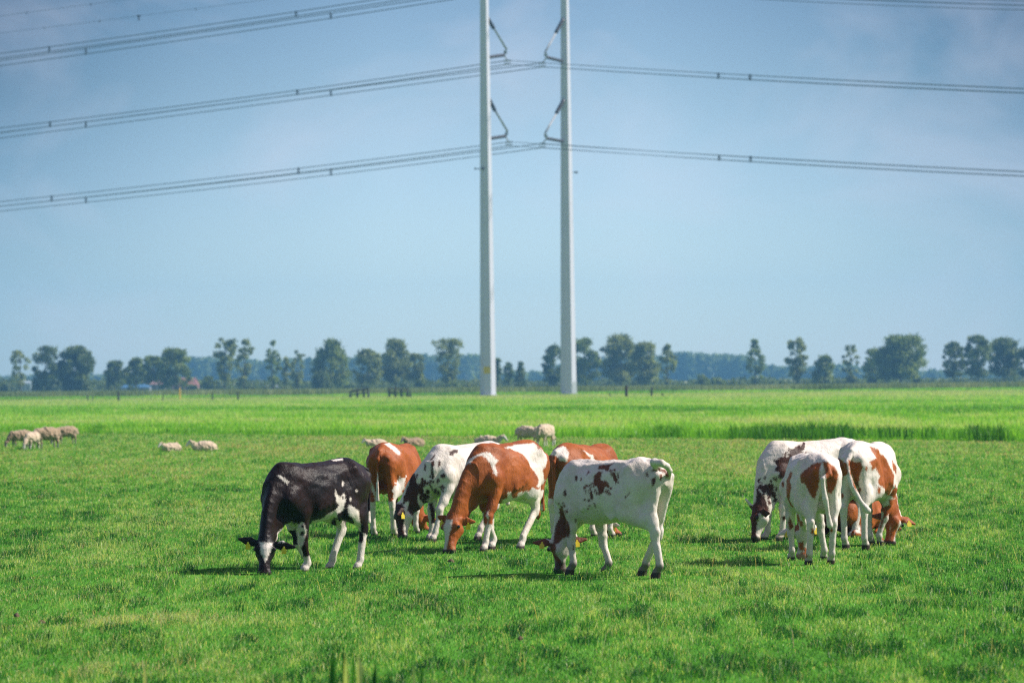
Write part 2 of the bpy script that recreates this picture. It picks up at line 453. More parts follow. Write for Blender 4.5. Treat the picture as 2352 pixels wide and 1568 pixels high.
            for sd in (-1, 1):
                B.ecap((-.45, sd * .24, .42), (-.18, sd * .33, .16), .14, .22, .09, .13, k=.09)
                B.ecap((-.18, sd * .34, .14), (-.52, sd * .36, .08), .07, .09, .045, .05, k=.05)
                B.ecap((-.52, sd * .36, .06), (-.20, sd * .42, .05), .04, .045, .04, .04, k=.03)
                B.ecap((.50, sd * .20, .32), (.72, sd * .17, .14), .08, .10, .06, .065, k=.06)
                B.ecap((.72, sd * .17, .10), (.48, sd * .22, .06), .05, .055, .04, .04, k=.04)
        # neck: a curve from the shoulders to the poll
        hv = muzzle - poll; HL = np.linalg.norm(hv); hd = hv / HL
        face = np.asarray(face, float); face = nrm(face - hd * (face @ hd)); side = np.cross(face, hd)
        N0 = np.array(Zs((.54, 0, 1.02))); N3 = poll + hd * .05 - face * .05
        C = np.array([N0[0] + .62 * (N3[0] - N0[0]) + .06, N0[1] + .35 * (N3[1] - N0[1]), N0[2] - .30 * (N0[2] - N3[2]) + .04 + neck_up])
        cur = [(1 - t) ** 2 * N0 + 2 * t * (1 - t) * C + t * t * N3 for t in np.linspace(0, 1, 9)]
        B.begin()
        for i in range(8):
            t0, t1 = i / 8, (i + 1) / 8; d = nrm(cur[i + 1] - cur[i])
            S0 = nrm(np.cross([0, 0, 1], d)) if abs(d[2]) < .985 else np.array([0, 1.0, 0])
            S = nrm(S0 * (1 - t1) + (side if side @ S0 > 0 else -side) * t1)
            w = lambda t: .135 - .055 * t - .02 * math.sin(math.pi * t); u = lambda t: .235 - .135 * t ** .8
            B.ecap(cur[i], cur[i + 1], w(t0), u(t0), w(t1), u(t1), S, k=.008)
        B.end(.09)
        # dewlap
        dl = [np.array(Zs((.72, 0, .76)))] + [cur[i] - nrm([.45, 0, .8]) * dd_ for i, dd_ in ((2, .27), (4, .215), (6, .15), (7, .11))]
        for a_, b_ in zip(dl, dl[1:]): B.ecap(a_, b_, .035, .08, .03, .06, k=.08)
        # head: sections along poll -> muzzle (half width, half depth, shift along the face)
        sec = [(0.0, .072, .070, -.005), (.12, .088, .095, -.012), (.30, .098, .110, -.022), (.45, .080, .105, -.024), (.62, .060, .080, -.010), (.80, .062, .064, .0), (.93, .072, .058, .0), (1.0, .060, .045, -.004)]
        sc = HL / .47
        sc = min(max(sc, .85), 1.1)
        pts = [(poll + hd * HL * t + face * sh, w * sc * 1.12, d_ * sc * 1.1) for t, w, d_, sh in sec]
        B.begin(); B.chain(pts, side, .012); B.end(.035)
        B.ball(poll + face * .012 - hd * .015, .055, .03)
        jaw = poll + hd * HL * .32 - face * .085
        for sd in (-1, 1):
            B.ball(jaw + side * sd * .05, .055, .05)
            B.ball(poll + hd * HL * .27 + side * sd * .085 + face * .035, .036, .03)     # brow
            B.ball(poll + hd * HL * .93 + side * sd * .045 + face * .012, .034, .025)     # nostril swell
        self.ear_tip = {}
        for i, sd in enumerate((1, -1)):
            r0 = poll + hd * .045 + side * sd * .075 - face * .02
            tip = None
            if ears and ears[i] is not None: tip = np.array(ears[i], float)
            else: tip = r0 + side * sd * .235 - face * .04 + hd * .03
            ed = nrm(tip - r0); r1 = r0 + (tip - r0) * .45
            nn = nrm(face * .75 - np.array([0, 0, .35]) - ed * ((face * .75 - np.array([0, 0, .35])) @ ed))
            up = np.cross(ed, nn)
            B.ecap(r0, r1, .028, .022, .060, .019, up, k=.02, ra=.02); B.ecap(r1, tip, .060, .019, .018, .013, up, k=.012, ra=.015)
            self.ear_tip[sd] = (r0 + (tip - r0) * .55, nn, ed, up)
        # tail
        tl = tail if tail is not None else [(-.76, 0, 1.17 + zs), (-.845, 0, 1.06 + zs), (-.85, .01, .80 + zs), (-.83, .015, .60 + zs), (-.82, .02, .46 + zs)]
        tl = [np.array(t, float) for t in tl]; tt = np.linspace(0, 1, len(tl))
        B.ecap(Zs((-.66, 0, 1.215)), tl[0], .05, .05, tailr[0] + .006, tailr[0] + .006, k=.04)
        for i in range(len(tl) - 1):
            r0, r1 = (tailr[0] + (tailr[1] - tailr[0]) * tt[j] + (.014 if j == len(tl) - 1 and j > 2 else 0) for j in (i, i + 1))
            B.ecap(tl[i], tl[i + 1], r0, r0, r1, r1, k=.012)
        V, Q = B.mesh()
        a, b = V[Q[:, 2]] - V[Q[:, 0]], V[Q[:, 3]] - V[Q[:, 1]]; fn = np.cross(a, b); vn = np.zeros_like(V)
        for j in range(4): np.add.at(vn, Q[:, j], fn)
        vn /= np.linalg.norm(vn, axis=1)[:, None] + 1e-9
        sdn = abs(hash(round(self.o[0] * 10))) % 50
        q3 = lambda f_, s_: noise2(V[:, 0] * f_ + V[:, 1] * f_ * .8 + sdn, V[:, 2] * f_ - V[:, 1] * f_ * .6, s_) - .5
        body = np.clip((V[:, 2] - .5 - zs) / .2, 0, 1) if not lying else 1.0
        V = V + vn * ((q3(5.5, 51) * .016 + q3(12, 52) * .008) * body + q3(24, 53) * .004)[:, None]      # slack skin, folds
        self.V, self.Q = V, Q
        # normals
        a, b = V[Q[:, 2]] - V[Q[:, 0]], V[Q[:, 3]] - V[Q[:, 1]]; fn = np.cross(a, b); vn = np.zeros_like(V)
        for j in range(4): np.add.at(vn, Q[:, j], fn)
        self.vn = vn / (np.linalg.norm(vn, axis=1)[:, None] + 1e-9)
        self.bvh = BVHTree.FromPolygons([tuple(v) for v in V], [tuple(q) for q in Q])
        self.head = dict(poll=poll, hd=hd, HL=HL, face=face, side=side, sc=sc)
        # hoof, nose and dirt masks
        z = V[:, 2]
        self.horn = np.clip((.055 - z) / .02, 0, 1) if not lying else np.zeros(len(V))
        t = (V - poll) @ hd / HL; hr = np.linalg.norm(V - poll - np.outer((V - poll) @ hd, hd), axis=1)
        self.nose = np.clip((t - .90) / .05, 0, 1) * (hr < .13); self.tq = t; self.hr = hr
        self.coat = None
        return self
    def ishead(self): return (self.tq > -.05) & (self.hr < .16) & (self.tq < 1.2)
    def paint(self, base, ops):
        """base 'd' or 'w'; ops: ('d'|'w', zoom, polygon, ragged metres) laid on the skin as patches, ('fun', f)"""
        V = self.V; f = np.full(len(V), .09 if base == 'd' else -.09)
        for op in ops:
            if op[0] == 'fun': f = op[1](self, f); continue
            kind, zoom, poly = op[:3]; rag = op[3] if len(op) > 3 else .018
            hits, dirs, nn = [], [], []
            E = self.loc(EYE)
            for qx, qy in zp(zoom, poly):
                d = self.dirl(ray(qx, qy)); r = self.bvh.ray_cast(Vector(E), Vector(d))
                dirs.append(d)
                if r[0] is not None: hits.append((np.array(r[0]) - E) @ d); nn.append(np.array(r[1]))
                else: hits.append(None)
            ok = [x for x in hits if x is not None]
            md = np.median(ok) if ok else np.linalg.norm(E)
            P3 = np.array([E + d * (md if (x is None) else x) for x, d in zip(hits, dirs)])
            cen = E + np.mean(dirs, axis=0) * md
            n = nrm((np.mean(nn, axis=0) if nn else 0) * .6 - nrm(np.mean(dirs, axis=0)))
            e1 = nrm(np.cross([0, 0, 1], n)); e2 = np.cross(n, e1)
            pl = np.stack([(P3 - cen) @ e1, (P3 - cen) @ e2], 1)
            rel = V - cen; dep = rel @ n; dp = (P3 - cen) @ n
            ext = max(np.ptp(pl[:, 0]), np.ptp(pl[:, 1]))
            okv = (self.vn @ n > -.12) & (dep > min(dp.min(), 0) - .10 - .15 * ext) & (dep < max(dp.max(), 0) + .10 + .15 * ext)
            ii = np.where(okv)[0]
            if not len(ii): continue
            p2 = np.stack([rel[ii] @ e1, rel[ii] @ e2], 1)
            p2 = p2 + rag * 2 * np.stack([fbm2(p2[:, 0] * 16 + 3, p2[:, 1] * 16, 5) - .5, fbm2(p2[:, 0] * 16, p2[:, 1] * 16 + 9, 8) - .5], 1)
            sd = poly_sd(p2, pl)
            if rag >= .03: sd = sd + rag * 1.5 * (fbm2(p2[:, 0] * 42 + 7, p2[:, 1] * 34, 15, 2) - .52)
            sd = np.clip(sd, -.09, .09)
            f[ii] = np.maximum(f[ii], sd) if kind == 'd' else np.minimum(f[ii], -sd)
        self.coat = f
        return self
    def finish(self, mat, label, group='cows grazing on the pasture', tags=(1, -1), dirt=0.25, pink_nose=False, horn_cuff=0.0):
        V = self.V
        o = quads_obj('cow', V, self.Q, mat, smooth=True)
        o.location = self.o; o.rotation_euler = (0, 0, self.a); o.scale = (self.s,) * 3
        tag(o, label, 'cow', group)
        float_attr(o, 'coat', self.coat)
        float_attr(o, 'horn', np.maximum(np.clip(self.horn + np.clip((horn_cuff - V[:, 2]) / .06, 0, .75) if horn_cuff else self.horn, 0, 1), 0 * V[:, 2] if pink_nose else self.nose * .85))
        float_attr(o, 'pink', self.nose * .8 if pink_nose else 0 * V[:, 2])
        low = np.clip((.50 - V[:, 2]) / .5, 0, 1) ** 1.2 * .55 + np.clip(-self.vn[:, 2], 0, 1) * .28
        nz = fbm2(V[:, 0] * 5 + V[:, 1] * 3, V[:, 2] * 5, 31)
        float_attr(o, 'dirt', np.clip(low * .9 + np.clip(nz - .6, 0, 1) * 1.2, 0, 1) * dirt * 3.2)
        hd = self.head
        for sd in (1, -1):
            c = hd['poll'] + hd['hd'] * hd['HL'] * .30 + hd['side'] * sd * .092 * hd['sc'] + hd['face'] * .028
            r = .023; vs = []; fs = []
            out = nrm(hd['side'] * sd + hd['face'] * .25)
            hit = self.bvh.ray_cast(Vector(c + out * .25), Vector(-out))
            if hit[0] is not None: c = np.array(hit[0]) - out * .009
            for i in range(7):
                for j in range(10):
                    th = math.pi * i / 6; ph = 2 * math.pi * j / 10
                    vs.append(c + r * np.array([math.sin(th) * math.cos(ph), math.sin(th) * math.sin(ph), math.cos(th)]))
            for i in range(6):
                for j in range(10): fs.append((i * 10 + j, i * 10 + (j + 1) % 10, (i + 1) * 10 + (j + 1) % 10, (i + 1) * 10 + j))
            mesh_obj('eye', vs, fs, M_EYE, o, True)
        for sd in tags:
            c, n, ed, up = self.ear_tip[sd]
            cam_l = self.dirl(EYE - self.o)
            if n @ cam_l < 0: n = -n
            v, f_ = tag_mesh(c + n * .026 - np.array([0, 0, .005]), n * .8 + cam_l * .4, (0, 0, 1))
            mesh_obj('ear_tag', v, f_, M_TAG, o)
        self.obj = o
        return o
# ---------------------------------------------------------------- light, sky, air
SUN_AZ, SUN_EL = math.radians(7), math.radians(41)      # to the right of the view and beyond it
sd_ = np.array([math.cos(SUN_AZ) * math.cos(SUN_EL), math.sin(SUN_AZ) * math.cos(SUN_EL), math.sin(SUN_EL)])
sl = bpy.data.lights.new('sun', 'SUN'); sl.energy = 5.0; sl.angle = math.radians(0.55); sl.color = (1.0, 0.945, 0.86)
so = bpy.data.objects.new('sun', sl); COL.objects.link(so); so.rotation_euler = Vector(-sd_).to_track_quat('-Z', 'Y').to_euler()
w = bpy.data.worlds.new('World'); SC.world = w; w.use_nodes = True
nt = w.node_tree; nt.nodes.clear()
sky = N(nt, 'TexSky'); sky.sky_type = 'NISHITA'; sky.sun_disc = False
sky.sun_elevation = SUN_EL; sky.sun_rotation = math.radians(90) - SUN_AZ
sky.air_density = 1.0; sky.dust_density = 0.6; sky.ozone_density = 1.6
tc = N(nt, 'TexCoord'); sep = N(nt, 'SeparateXYZ'); nt.links.new(tc.outputs['Generated'], sep.inputs[0])
# thin high cloud veils: soft, wide, faintly warm; bank: lens vignette painted into the sky as blue-grey darkening at the sides
mp = N(nt, 'Mapping'); mp.inputs['Scale'].default_value = (1, 1, 1.7); mp.inputs['Location'].default_value = (3.1, 0, .4); nt.links.new(tc.outputs['Generated'], mp.inputs[0])
veil = ramp(nt, [(0.47, (0, 0, 0)), (0.75, (1, 1, 1))], noise_n(nt, 17, 4, 0.55, mp.outputs[0], 0.4))
col = sky.outputs[0]
deep = ramp(nt, [(0.0, (.96, 1.18, 1.52)), (0.022, (0.80, .985, 1.28)), (0.045, (0.655, 0.79, 1.06)), (0.068, (0.50, 0.60, 0.78)), (0.092, (0.37, 0.45, 0.60)), (0.16, (.66, .58, .62)), (0.4, (.98, .72, .70)), (1.0, (1.06, .76, .72))], sep.outputs[2])  # upper stops lie overhead, out of view; brightened and warmed to lift fill light
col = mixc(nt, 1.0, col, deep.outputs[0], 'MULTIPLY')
ax = math_n(nt, 'ABSOLUTE', sep.outputs[0])
bank = math_n(nt, 'MULTIPLY', ramp(nt, [(0.030, (0, 0, 0)), (0.075, (.36, .36, .36)), (0.125, (1, 1, 1))], ax).outputs[0],
              ramp(nt, [(-0.0, (.34, .34, .34)), (0.085, (1, 1, 1)), (.16, (1, 1, 1)), (.3, (0, 0, 0))], sep.outputs[2]).outputs[0])
col = mixc(nt, math_n(nt, 'MULTIPLY', bank, 1.0), col, mixc(nt, 1.0, col, (0.22, 0.33, 0.42), 'MULTIPLY'))
col = mixc(nt, math_n(nt, 'MULTIPLY', veil.outputs[0], 0.30), col, (5.0, 4.75, 5.3))
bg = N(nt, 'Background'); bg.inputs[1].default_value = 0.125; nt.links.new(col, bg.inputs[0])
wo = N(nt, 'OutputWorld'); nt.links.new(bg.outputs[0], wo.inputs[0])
SC.view_settings.view_transform = 'Standard'; SC.view_settings.look = 'None'; SC.view_settings.exposure = 0.50

GX, GY0, GY1 = 720.0, -60.0, 3150.0
hm, nt, out = new_mat('air')
pv = N(nt, 'VolumePrincipled'); pv.inputs['Color'].default_value = (0.24, 0.62, 1.0, 1); pv.inputs['Density'].default_value = 0.00021; pv.inputs['Anisotropy'].default_value = 0.0
nt.links.new(pv.outputs[0], out.inputs['Volume'])
v, f = box((0, (GY0 + GY1) / 2, 37), (GX * 2 + 8, GY1 - GY0 + 8, 76))
tag(mesh_obj('haze', v, f, hm), kind='stuff')

# ---------------------------------------------------------------- ground
gm, nt, out = new_mat('pasture_ground')
tc = N(nt, 'TexCoord'); P = N(nt, 'NewGeometry').outputs['Position']
sepg = N(nt, 'SeparateXYZ'); nt.links.new(P, sepg.inputs[0])
mp1 = N(nt, 'Mapping'); mp1.inputs['Scale'].default_value = (1, .16, 1); nt.links.new(P, mp1.inputs[0])
n1 = noise_n(nt, 0.16, 5, 0.62, mp1.outputs[0]); n2 = noise_n(nt, 2.2, 5, 0.7, mp1.outputs[0]); n3 = noise_n(nt, 0.9, 4, .6, mp1.outputs[0])
mixn = math_n(nt, 'ADD', math_n(nt, 'MULTIPLY', n1, .5), math_n(nt, 'MULTIPLY', n2, .5))
near = ramp(nt, [(0.30, (.028, .10, .016)), (0.5, (.065, .20, .026)), (0.68, (.10, .26, .04))], mixn)
meadow = ramp(nt, [(0.28, (.09, .24, .02)), (0.5, (.17, .37, .04)), (0.7, (.24, .44, .08))], mixn)
dry = ramp(nt, [(0.3, (.14, .22, .06)), (0.7, (.25, .32, .11))], mixn)
edge = math_n(nt, 'ADD', sepg.outputs[1], math_n(nt, 'MULTIPLY', math_n(nt, 'SUBTRACT', n1, .5), 6))
edge2 = math_n(nt, 'ADD', edge, math_n(nt, 'MULTIPLY', sepg.outputs[0], 1.4))
c = mixc(nt, math_n(nt, 'GREATER_THAN', edge2, 158.5), near.outputs[0], meadow.outputs[0])
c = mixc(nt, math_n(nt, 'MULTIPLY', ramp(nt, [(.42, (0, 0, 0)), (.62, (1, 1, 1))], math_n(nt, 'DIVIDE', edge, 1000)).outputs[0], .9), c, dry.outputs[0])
b = N(nt, 'BsdfPrincipled'); b.inputs['Roughness'].default_value = .95; b.inputs['Specular IOR Level'].default_value = 0.0; nt.links.new(c, b.inputs['Base Color'])
bp = N(nt, 'Bump'); bp.inputs['Strength'].default_value = .8; bp.inputs['Distance'].default_value = .15; nt.links.new(n2, bp.inputs['Height']); nt.links.new(bp.outputs[0], b.inputs['Normal'])
nt.links.new(b.outputs[0], out.inputs[0])
def ground_z(x, y):
    near_w = np.clip((y - 18) / 8, 0, 1) * np.clip((190 - y) / 40, 0, 1)
    return near_w * ((noise2(x * .9, y * .9, 3) - .5) * .05 + (noise2(x * .25, y * .25, 4) - .5) * .06)
gx = np.unique(np.concatenate([np.linspace(-GX, -24, 10), np.linspace(-24, 24, 161), np.linspace(24, GX, 10)]))
gy = np.unique(np.concatenate([np.linspace(GY0, 18, 6), np.linspace(18, 100, 261), np.linspace(100, 200, 101), np.linspace(200, GY1, 30)]))
XX, YY = np.meshgrid(gx, gy); ZZ = ground_z(XX, YY)
V = np.stack([XX, YY, ZZ], -1).reshape(-1, 3); nx = len(gx)
I = (np.arange(len(gy) - 1)[:, None] * nx + np.arange(nx - 1)[None, :]).ravel()
tag(quads_obj('ground', V, np.stack([I, I + 1, I + nx + 1, I + nx], 1), gm, smooth=True), kind='structure')

# ---------------------------------------------------------------- grass: real blades, thinner on the ground the farther away
def grass_mat(name, stops, trans=0.5):
    m, nt, out = new_mat(name)
    A = N(nt, 'Attribute'); A.attribute_name = 'tint'
    c = ramp(nt, stops, A.outputs['Fac'])
    b = N(nt, 'BsdfPrincipled'); b.inputs['Roughness'].default_value = 0.38; b.inputs['Specular IOR Level'].default_value = 0.18; nt.links.new(c.outputs[0], b.inputs['Base Color'])
    t = N(nt, 'BsdfTranslucent'); nt.links.new(mixc(nt, 1.0, c.outputs[0], (1.35, 1.25, .6), 'MULTIPLY'), t.inputs[0])
    mx = N(nt, 'MixShader'); mx.inputs[0].default_value = trans
    nt.links.new(b.outputs[0], mx.inputs[1]); nt.links.new(t.outputs[0], mx.inputs[2]); nt.links.new(mx.outputs[0], out.inputs[0])
    return m
G_NEAR = grass_mat('grass_blade', [(0.0, (.010, .070, .018)), (.2, (.032, .18, .024)), (.45, (.100, .335, .042)), (.70, (.205, .465, .075)), (.82, (.42, .56, .19)), (.92, (.56, .58, .28)), (1.0, (.46, .33, .18))])
G_FAR = grass_mat('meadow_blade', [(0.0, (.025, .10, .014)), (.3, (.085, .27, .018)), (.62, (.20, .46, .040)), (.85, (.31, .53, .10)), (1.0, (.46, .52, .24))])
G_REED = grass_mat('reed_blade', [(0.0, (.06, .11, .05)), (.4, (.17, .24, .12)), (1.0, (.34, .38, .22))], .35)

def blades(name, x, y, L, wd, lean, tint, mat, az=None, z=None, leanaz=None, parent=None):
    n = len(x); z = ground_z(x, y) if z is None else z
    az = rng.uniform(0, math.pi, n) if az is None else az
    la = rng.uniform(0, 2 * math.pi, n) if leanaz is None else leanaz
    wx, wy = np.cos(az) * wd / 2, np.sin(az) * wd / 2
    lx, ly = np.cos(la) * lean, np.sin(la) * lean
    V = np.empty((n, 5, 3), np.float32)
    V[:, 0] = np.stack([x - wx, y - wy, z - .01], 1); V[:, 1] = np.stack([x + wx, y + wy, z - .01], 1)
    mx, my, mz = x + lx * L * .35, y + ly * L * .35, z + L * .60
    V[:, 2] = np.stack([mx + wx * .8, my + wy * .8, mz], 1); V[:, 3] = np.stack([mx - wx * .8, my - wy * .8, mz], 1)
    V[:, 4] = np.stack([x + lx * L, y + ly * L, z + L * np.sqrt(np.clip(1 - lean * lean * .7, .1, 1))], 1)
    b = np.arange(n) * 5
    q = np.stack([b, b + 1, b + 2, b + 3, b + 3, b + 2, b + 4], 1).ravel()
    st = (np.arange(n)[:, None] * 7 + np.array([0, 4])).ravel(); tt = np.tile([4, 3], n)
    o = fast_mesh(name, V.reshape(-1, 3), q, st, tt, mat, parent)
    float_attr(o, 'tint', np.repeat(np.clip(tint, 0, 1), 5))
    return o

def wedge(n, y0, y1, power, margin=1.16, extra=1.5):
    """points in the view wedge; density over the ground ~ distance**-power"""
    u = rng.random(n); e = 2 - power
    yy = (y0 ** e + u * (y1 ** e - y0 ** e)) ** (1 / e) if abs(e) > 1e-6 else y0 * (y1 / y0) ** u
    half = yy * 1176 / FPX * margin + extra
    return rng.uniform(-1, 1, n) * half, yy

# darker, longer tufts seen on the near pasture (column, row, half width px, height m)
TUFTS = [(1005, 1440, 22, .10), (1100, 1452, 30, .07), (905, 1450, 24, .06), (1960, 1478, 60, .13), (2040, 1474, 60, .14), (1870, 1490, 30, .09), (2280, 1490, 45, .10), (2330, 1508, 30, .12), (1860, 1425, 22, .08),
         (1180, 1542, 40, .09), (950, 1500, 30, .06), (90, 1500, 50, .09), (1640, 1240, 40, .07), (2340, 1385, 40, .08), (600, 1322, 45, .09), (860, 1320, 35, .09), (1275, 1318, 40, .07), (560, 1430, 18, .08), (330, 1450, 25, .07),
         (380, 1520, 28, .07), (2050, 1395, 28, .08), (2180, 1400, 40, .06), (1890, 1360, 25, .06), (1120, 1492, 30, .07), (230, 1400, 30, .06), (700, 1395, 25, .06), (1500, 1470, 30, .06), (1380, 1390, 30, .05)]
tuft_xy = [(on_ground(px, py)[:2], .62 * hw / FPX * on_ground(px, py)[1], hh) for px, py, hw, hh in TUFTS]
for _ in range(90):
    g_ = on_ground(random.uniform(-60, 2420), random.uniform(1180, 1565)); tuft_xy.append((g_[:2], random.uniform(.05, .17), random.uniform(.03, .08)))
def EDGE(x): return 158.5 - 1.4 * np.clip(x, -60, 40) + 3.0 * (noise2(x * .5, x * 0, 88) - .5) + 2.0 * (noise2(x * 2.1, x * 0, 89) - .5)
def near_grass():
    n = 1750000
    x, y = wedge(n, 26.0, 198.0, 1.8, 1.16, 4.2)
    ok_ = y < EDGE(x) + .6; x, y = x[ok_], y[ok_]; n = len(x)
    big = fbm2(x * .40, y * .07, 11, 3); mid = fbm2(x * 2.6, y * .42, 21, 3); fine = fbm2(x * 8, y * 1.6, 33, 2)
    L = .021 + .038 * rng.random(n) ** 1.8 + .052 * np.clip(mid - .45, 0, 1) + .05 * np.clip(fine - .5, 0, 1)
    tint = .44 + 1.15 * (mid - .5) + .70 * (fine - .5) + .55 * (big - .5) + rng.normal(0, .29, n) + .015
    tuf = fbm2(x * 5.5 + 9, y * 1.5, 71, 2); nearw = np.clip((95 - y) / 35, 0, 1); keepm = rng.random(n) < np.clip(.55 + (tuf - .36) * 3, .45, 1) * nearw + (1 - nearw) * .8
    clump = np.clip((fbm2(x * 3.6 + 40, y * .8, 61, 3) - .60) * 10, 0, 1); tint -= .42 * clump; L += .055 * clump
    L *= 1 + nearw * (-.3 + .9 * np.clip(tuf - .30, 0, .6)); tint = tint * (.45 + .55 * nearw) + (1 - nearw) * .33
    dry = rng.random(n) < .09 + .26 * np.clip(big - .52, 0, 1) * 4  # dry straw, plus pale blades that paint in bright glints
    tint = np.where(dry, rng.uniform(.80, .97, n), np.clip(tint, 0.03, .82))
    # worn brownish band across the lower left, and the paler stretch behind the herd
    for (cx, cy, rx, ry) in ((330, 1420, 330, 26), (300, 1530, 330, 20), (120, 1440, 200, 14)):
        g = on_ground(cx, cy); g2 = on_ground(cx, cy + ry)
        q = ((x - g[0]) / (rx / FPX * g[1])) ** 2 + ((y - g[1]) / (g[1] - g2[1])) ** 2
        hit = (q < 1) & (rng.random(n) < .55 * (1 - np.clip(q, 0, 1))); tint[hit] = rng.uniform(.86, 1, hit.sum())
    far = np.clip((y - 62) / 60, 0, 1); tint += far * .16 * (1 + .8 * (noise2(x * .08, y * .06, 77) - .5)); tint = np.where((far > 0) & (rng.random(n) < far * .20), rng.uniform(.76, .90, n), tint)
    wd = np.clip(.0053 * y / 46, .0048, .020) * rng.uniform(.7, 1.3, n)
    L *= 1 + .25 * far
    for (cx, cy), r, hh in tuft_xy:
        q = np.hypot(x - cx, (y - cy) / 1.3) / max(r, .05); m = q < 1
        L[m] += hh * (1 - q[m] ** 2); tint[m] = np.clip(np.minimum(tint[m], .55) - .50 * (1 - q[m] ** 2), 0, 1)
    lean = rng.uniform(.30, 1.19, n); la = rng.normal(.35, 1.7, n)
    x, y, L, wd, lean, la, tint = (q_[keepm] for q_ in (x, y, L, wd, lean, la, tint))
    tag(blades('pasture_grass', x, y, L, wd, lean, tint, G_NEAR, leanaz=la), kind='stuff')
    # scattered long pale seed stalks
    n = 420; x, y = wedge(n, 29, 80, 1.2, 1.05)
    tag(blades('dry_grass_stalks', x, y, rng.uniform(.12, .34, n), rng.uniform(.004, .006, n), rng.uniform(.1, .8, n), rng.uniform(.84, 1, n), G_NEAR), kind='stuff')
near_grass()

def meadow():
    n = 400000
    x, y = wedge(n, 112, 660, 2.0, 1.1, 9)
    ok_ = y > EDGE(x); x, y = x[ok_], y[ok_]; n = len(x); ed_ = y - EDGE(x)
    mid = fbm2(x * .30, y * .06, 41, 3); fine = fbm2(x * 1.2, y * .4, 43, 2)
    L = .16 + .14 * rng.random(n) + .22 * np.clip(fine - .5, 0, 1)
    wd = .030 * (y / 200) * rng.uniform(.6, 1.4, n)
    tint = .58 + .55 * (noise2(x * .012, (y + 1.4 * x) * .035, 201) - .5) + .9 * (mid - .5) + .5 * (fine - .5) + rng.normal(0, .10, n)
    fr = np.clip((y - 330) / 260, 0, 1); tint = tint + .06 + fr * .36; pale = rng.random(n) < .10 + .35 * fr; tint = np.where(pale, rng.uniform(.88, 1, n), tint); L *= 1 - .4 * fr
    # the rough fringe along the near edge of the mown strip: taller and darker, strongest on the right
    e = np.clip((14 - ed_) / 14, 0, 1); side = np.clip((x + 2) / 10, .12, 1) * (.55 + .9 * noise2(x * .5, y * .05, 90))
    L += e * side * .30; tint -= e * side * .50
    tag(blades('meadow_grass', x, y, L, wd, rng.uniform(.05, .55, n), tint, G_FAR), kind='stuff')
    n = 30000; x = rng.uniform(-30, 28, n); y = EDGE(x) + 6 * rng.random(n)
    s = np.maximum(np.clip((x + 2) / 9, .12, 1), .7 * np.exp(-((x + 18.6) / .9) ** 2)) * np.clip((noise2(x * .9, y * .1, 91) - .34) * 2.6, .08, 1) * (.65 + .7 * noise2(x * 3.1, y * .4, 93))
    tag(blades('ditch_edge_grass', x, y, .10 + .48 * s * rng.uniform(.5, 1.1, n), .032 * rng.uniform(.6, 1.2, n), rng.uniform(.05, .45, n), .05 + .22 * rng.random(n) + .35 * (1 - s), G_FAR), kind='stuff')
meadow()
# reed belt along the far ditch, a bright green bank in front of it
n = 60000; x = rng.uniform(-115, 115, n); y = 735 + 45 * rng.random(n)
tag(blades('reed_belt', x, y, 1.0 + .45 * rng.random(n) - .15 * noise2(x * .1, y * .1, 5), .12 * rng.uniform(.7, 1.4, n), rng.uniform(.03, .3, n), .45 + .9 * (fbm2(x * .15, y * .1, 55) - .5) + rng.normal(0, .15, n), G_REED), kind='stuff')
n = 26000; x = rng.uniform(-115, 115, n); y = 655 + 70 * rng.random(n)
tag(blades('bank_grass', x, y, .22 + .45 * rng.random(n) * noise2(x * .12, y * .05, 15), .12 * rng.uniform(.7, 1.4, n), rng.uniform(.05, .4, n), .35 + .5 * (noise2(x * .09, y * .05, 57)) , G_FAR), kind='stuff')

# ---------------------------------------------------------------- reed clumps standing close to the camera
def near_reeds(name, label, leaves, depth, group='reed leaves at the near edge'):
    V, Fc, T = [], [], []
    base = None
    for (bx, tx, ty, wpx, tint) in leaves:  # pale tint stands in for sunlight on a leaf, besides true yellowing
        dd = depth + random.uniform(-.5, .5); g = ground_at(bx, dd); t = at(tx, ty, dd + random.uniform(-.1, .1)); wm = wpx * 1.35 / FPX * dd
        if base is None: base = np.array([g[0], g[1], 0])
        V += [base + [0, 0, -.02], base + [0, 0, .04], g + [0, 0, .04], g + [0, 0, -.02]]; V[-4:] = [q_ - base for q_ in V[-4:]]; T += [tint] * 4; Fc.append((len(V) - 4, len(V) - 3, len(V) - 2, len(V) - 1))
        k = 12; sidev = np.array([math.cos(.4), math.sin(.4) * random.uniform(-1, 1), 0]); o = len(V)
        for i in range(k):
            s = i / (k - 1); c = g + (t - g) * s + np.array([0, 0, 1]) * .0 + (t - g)[0] * np.array([1, 0, 0]) * (s * s - s) * .25
            ww = wm * (1 - s ** 7) * .62 + .0006
            fold = np.array([0, -ww * .35, 0])
            V += [c - sidev * ww - base, c + fold - base, c + sidev * ww - base]; T += [tint] * 3
        for i in range(k - 1):
            a = o + i * 3; Fc += [(a, a + 1, a + 4, a + 3), (a + 1, a + 2, a + 5, a + 4)]
    o = quads_obj(name, np.array(V), np.array(Fc), G_NEAR, smooth=True); o.location = base
    float_attr(o, 'tint', T); tag(o, label, 'reed', group)
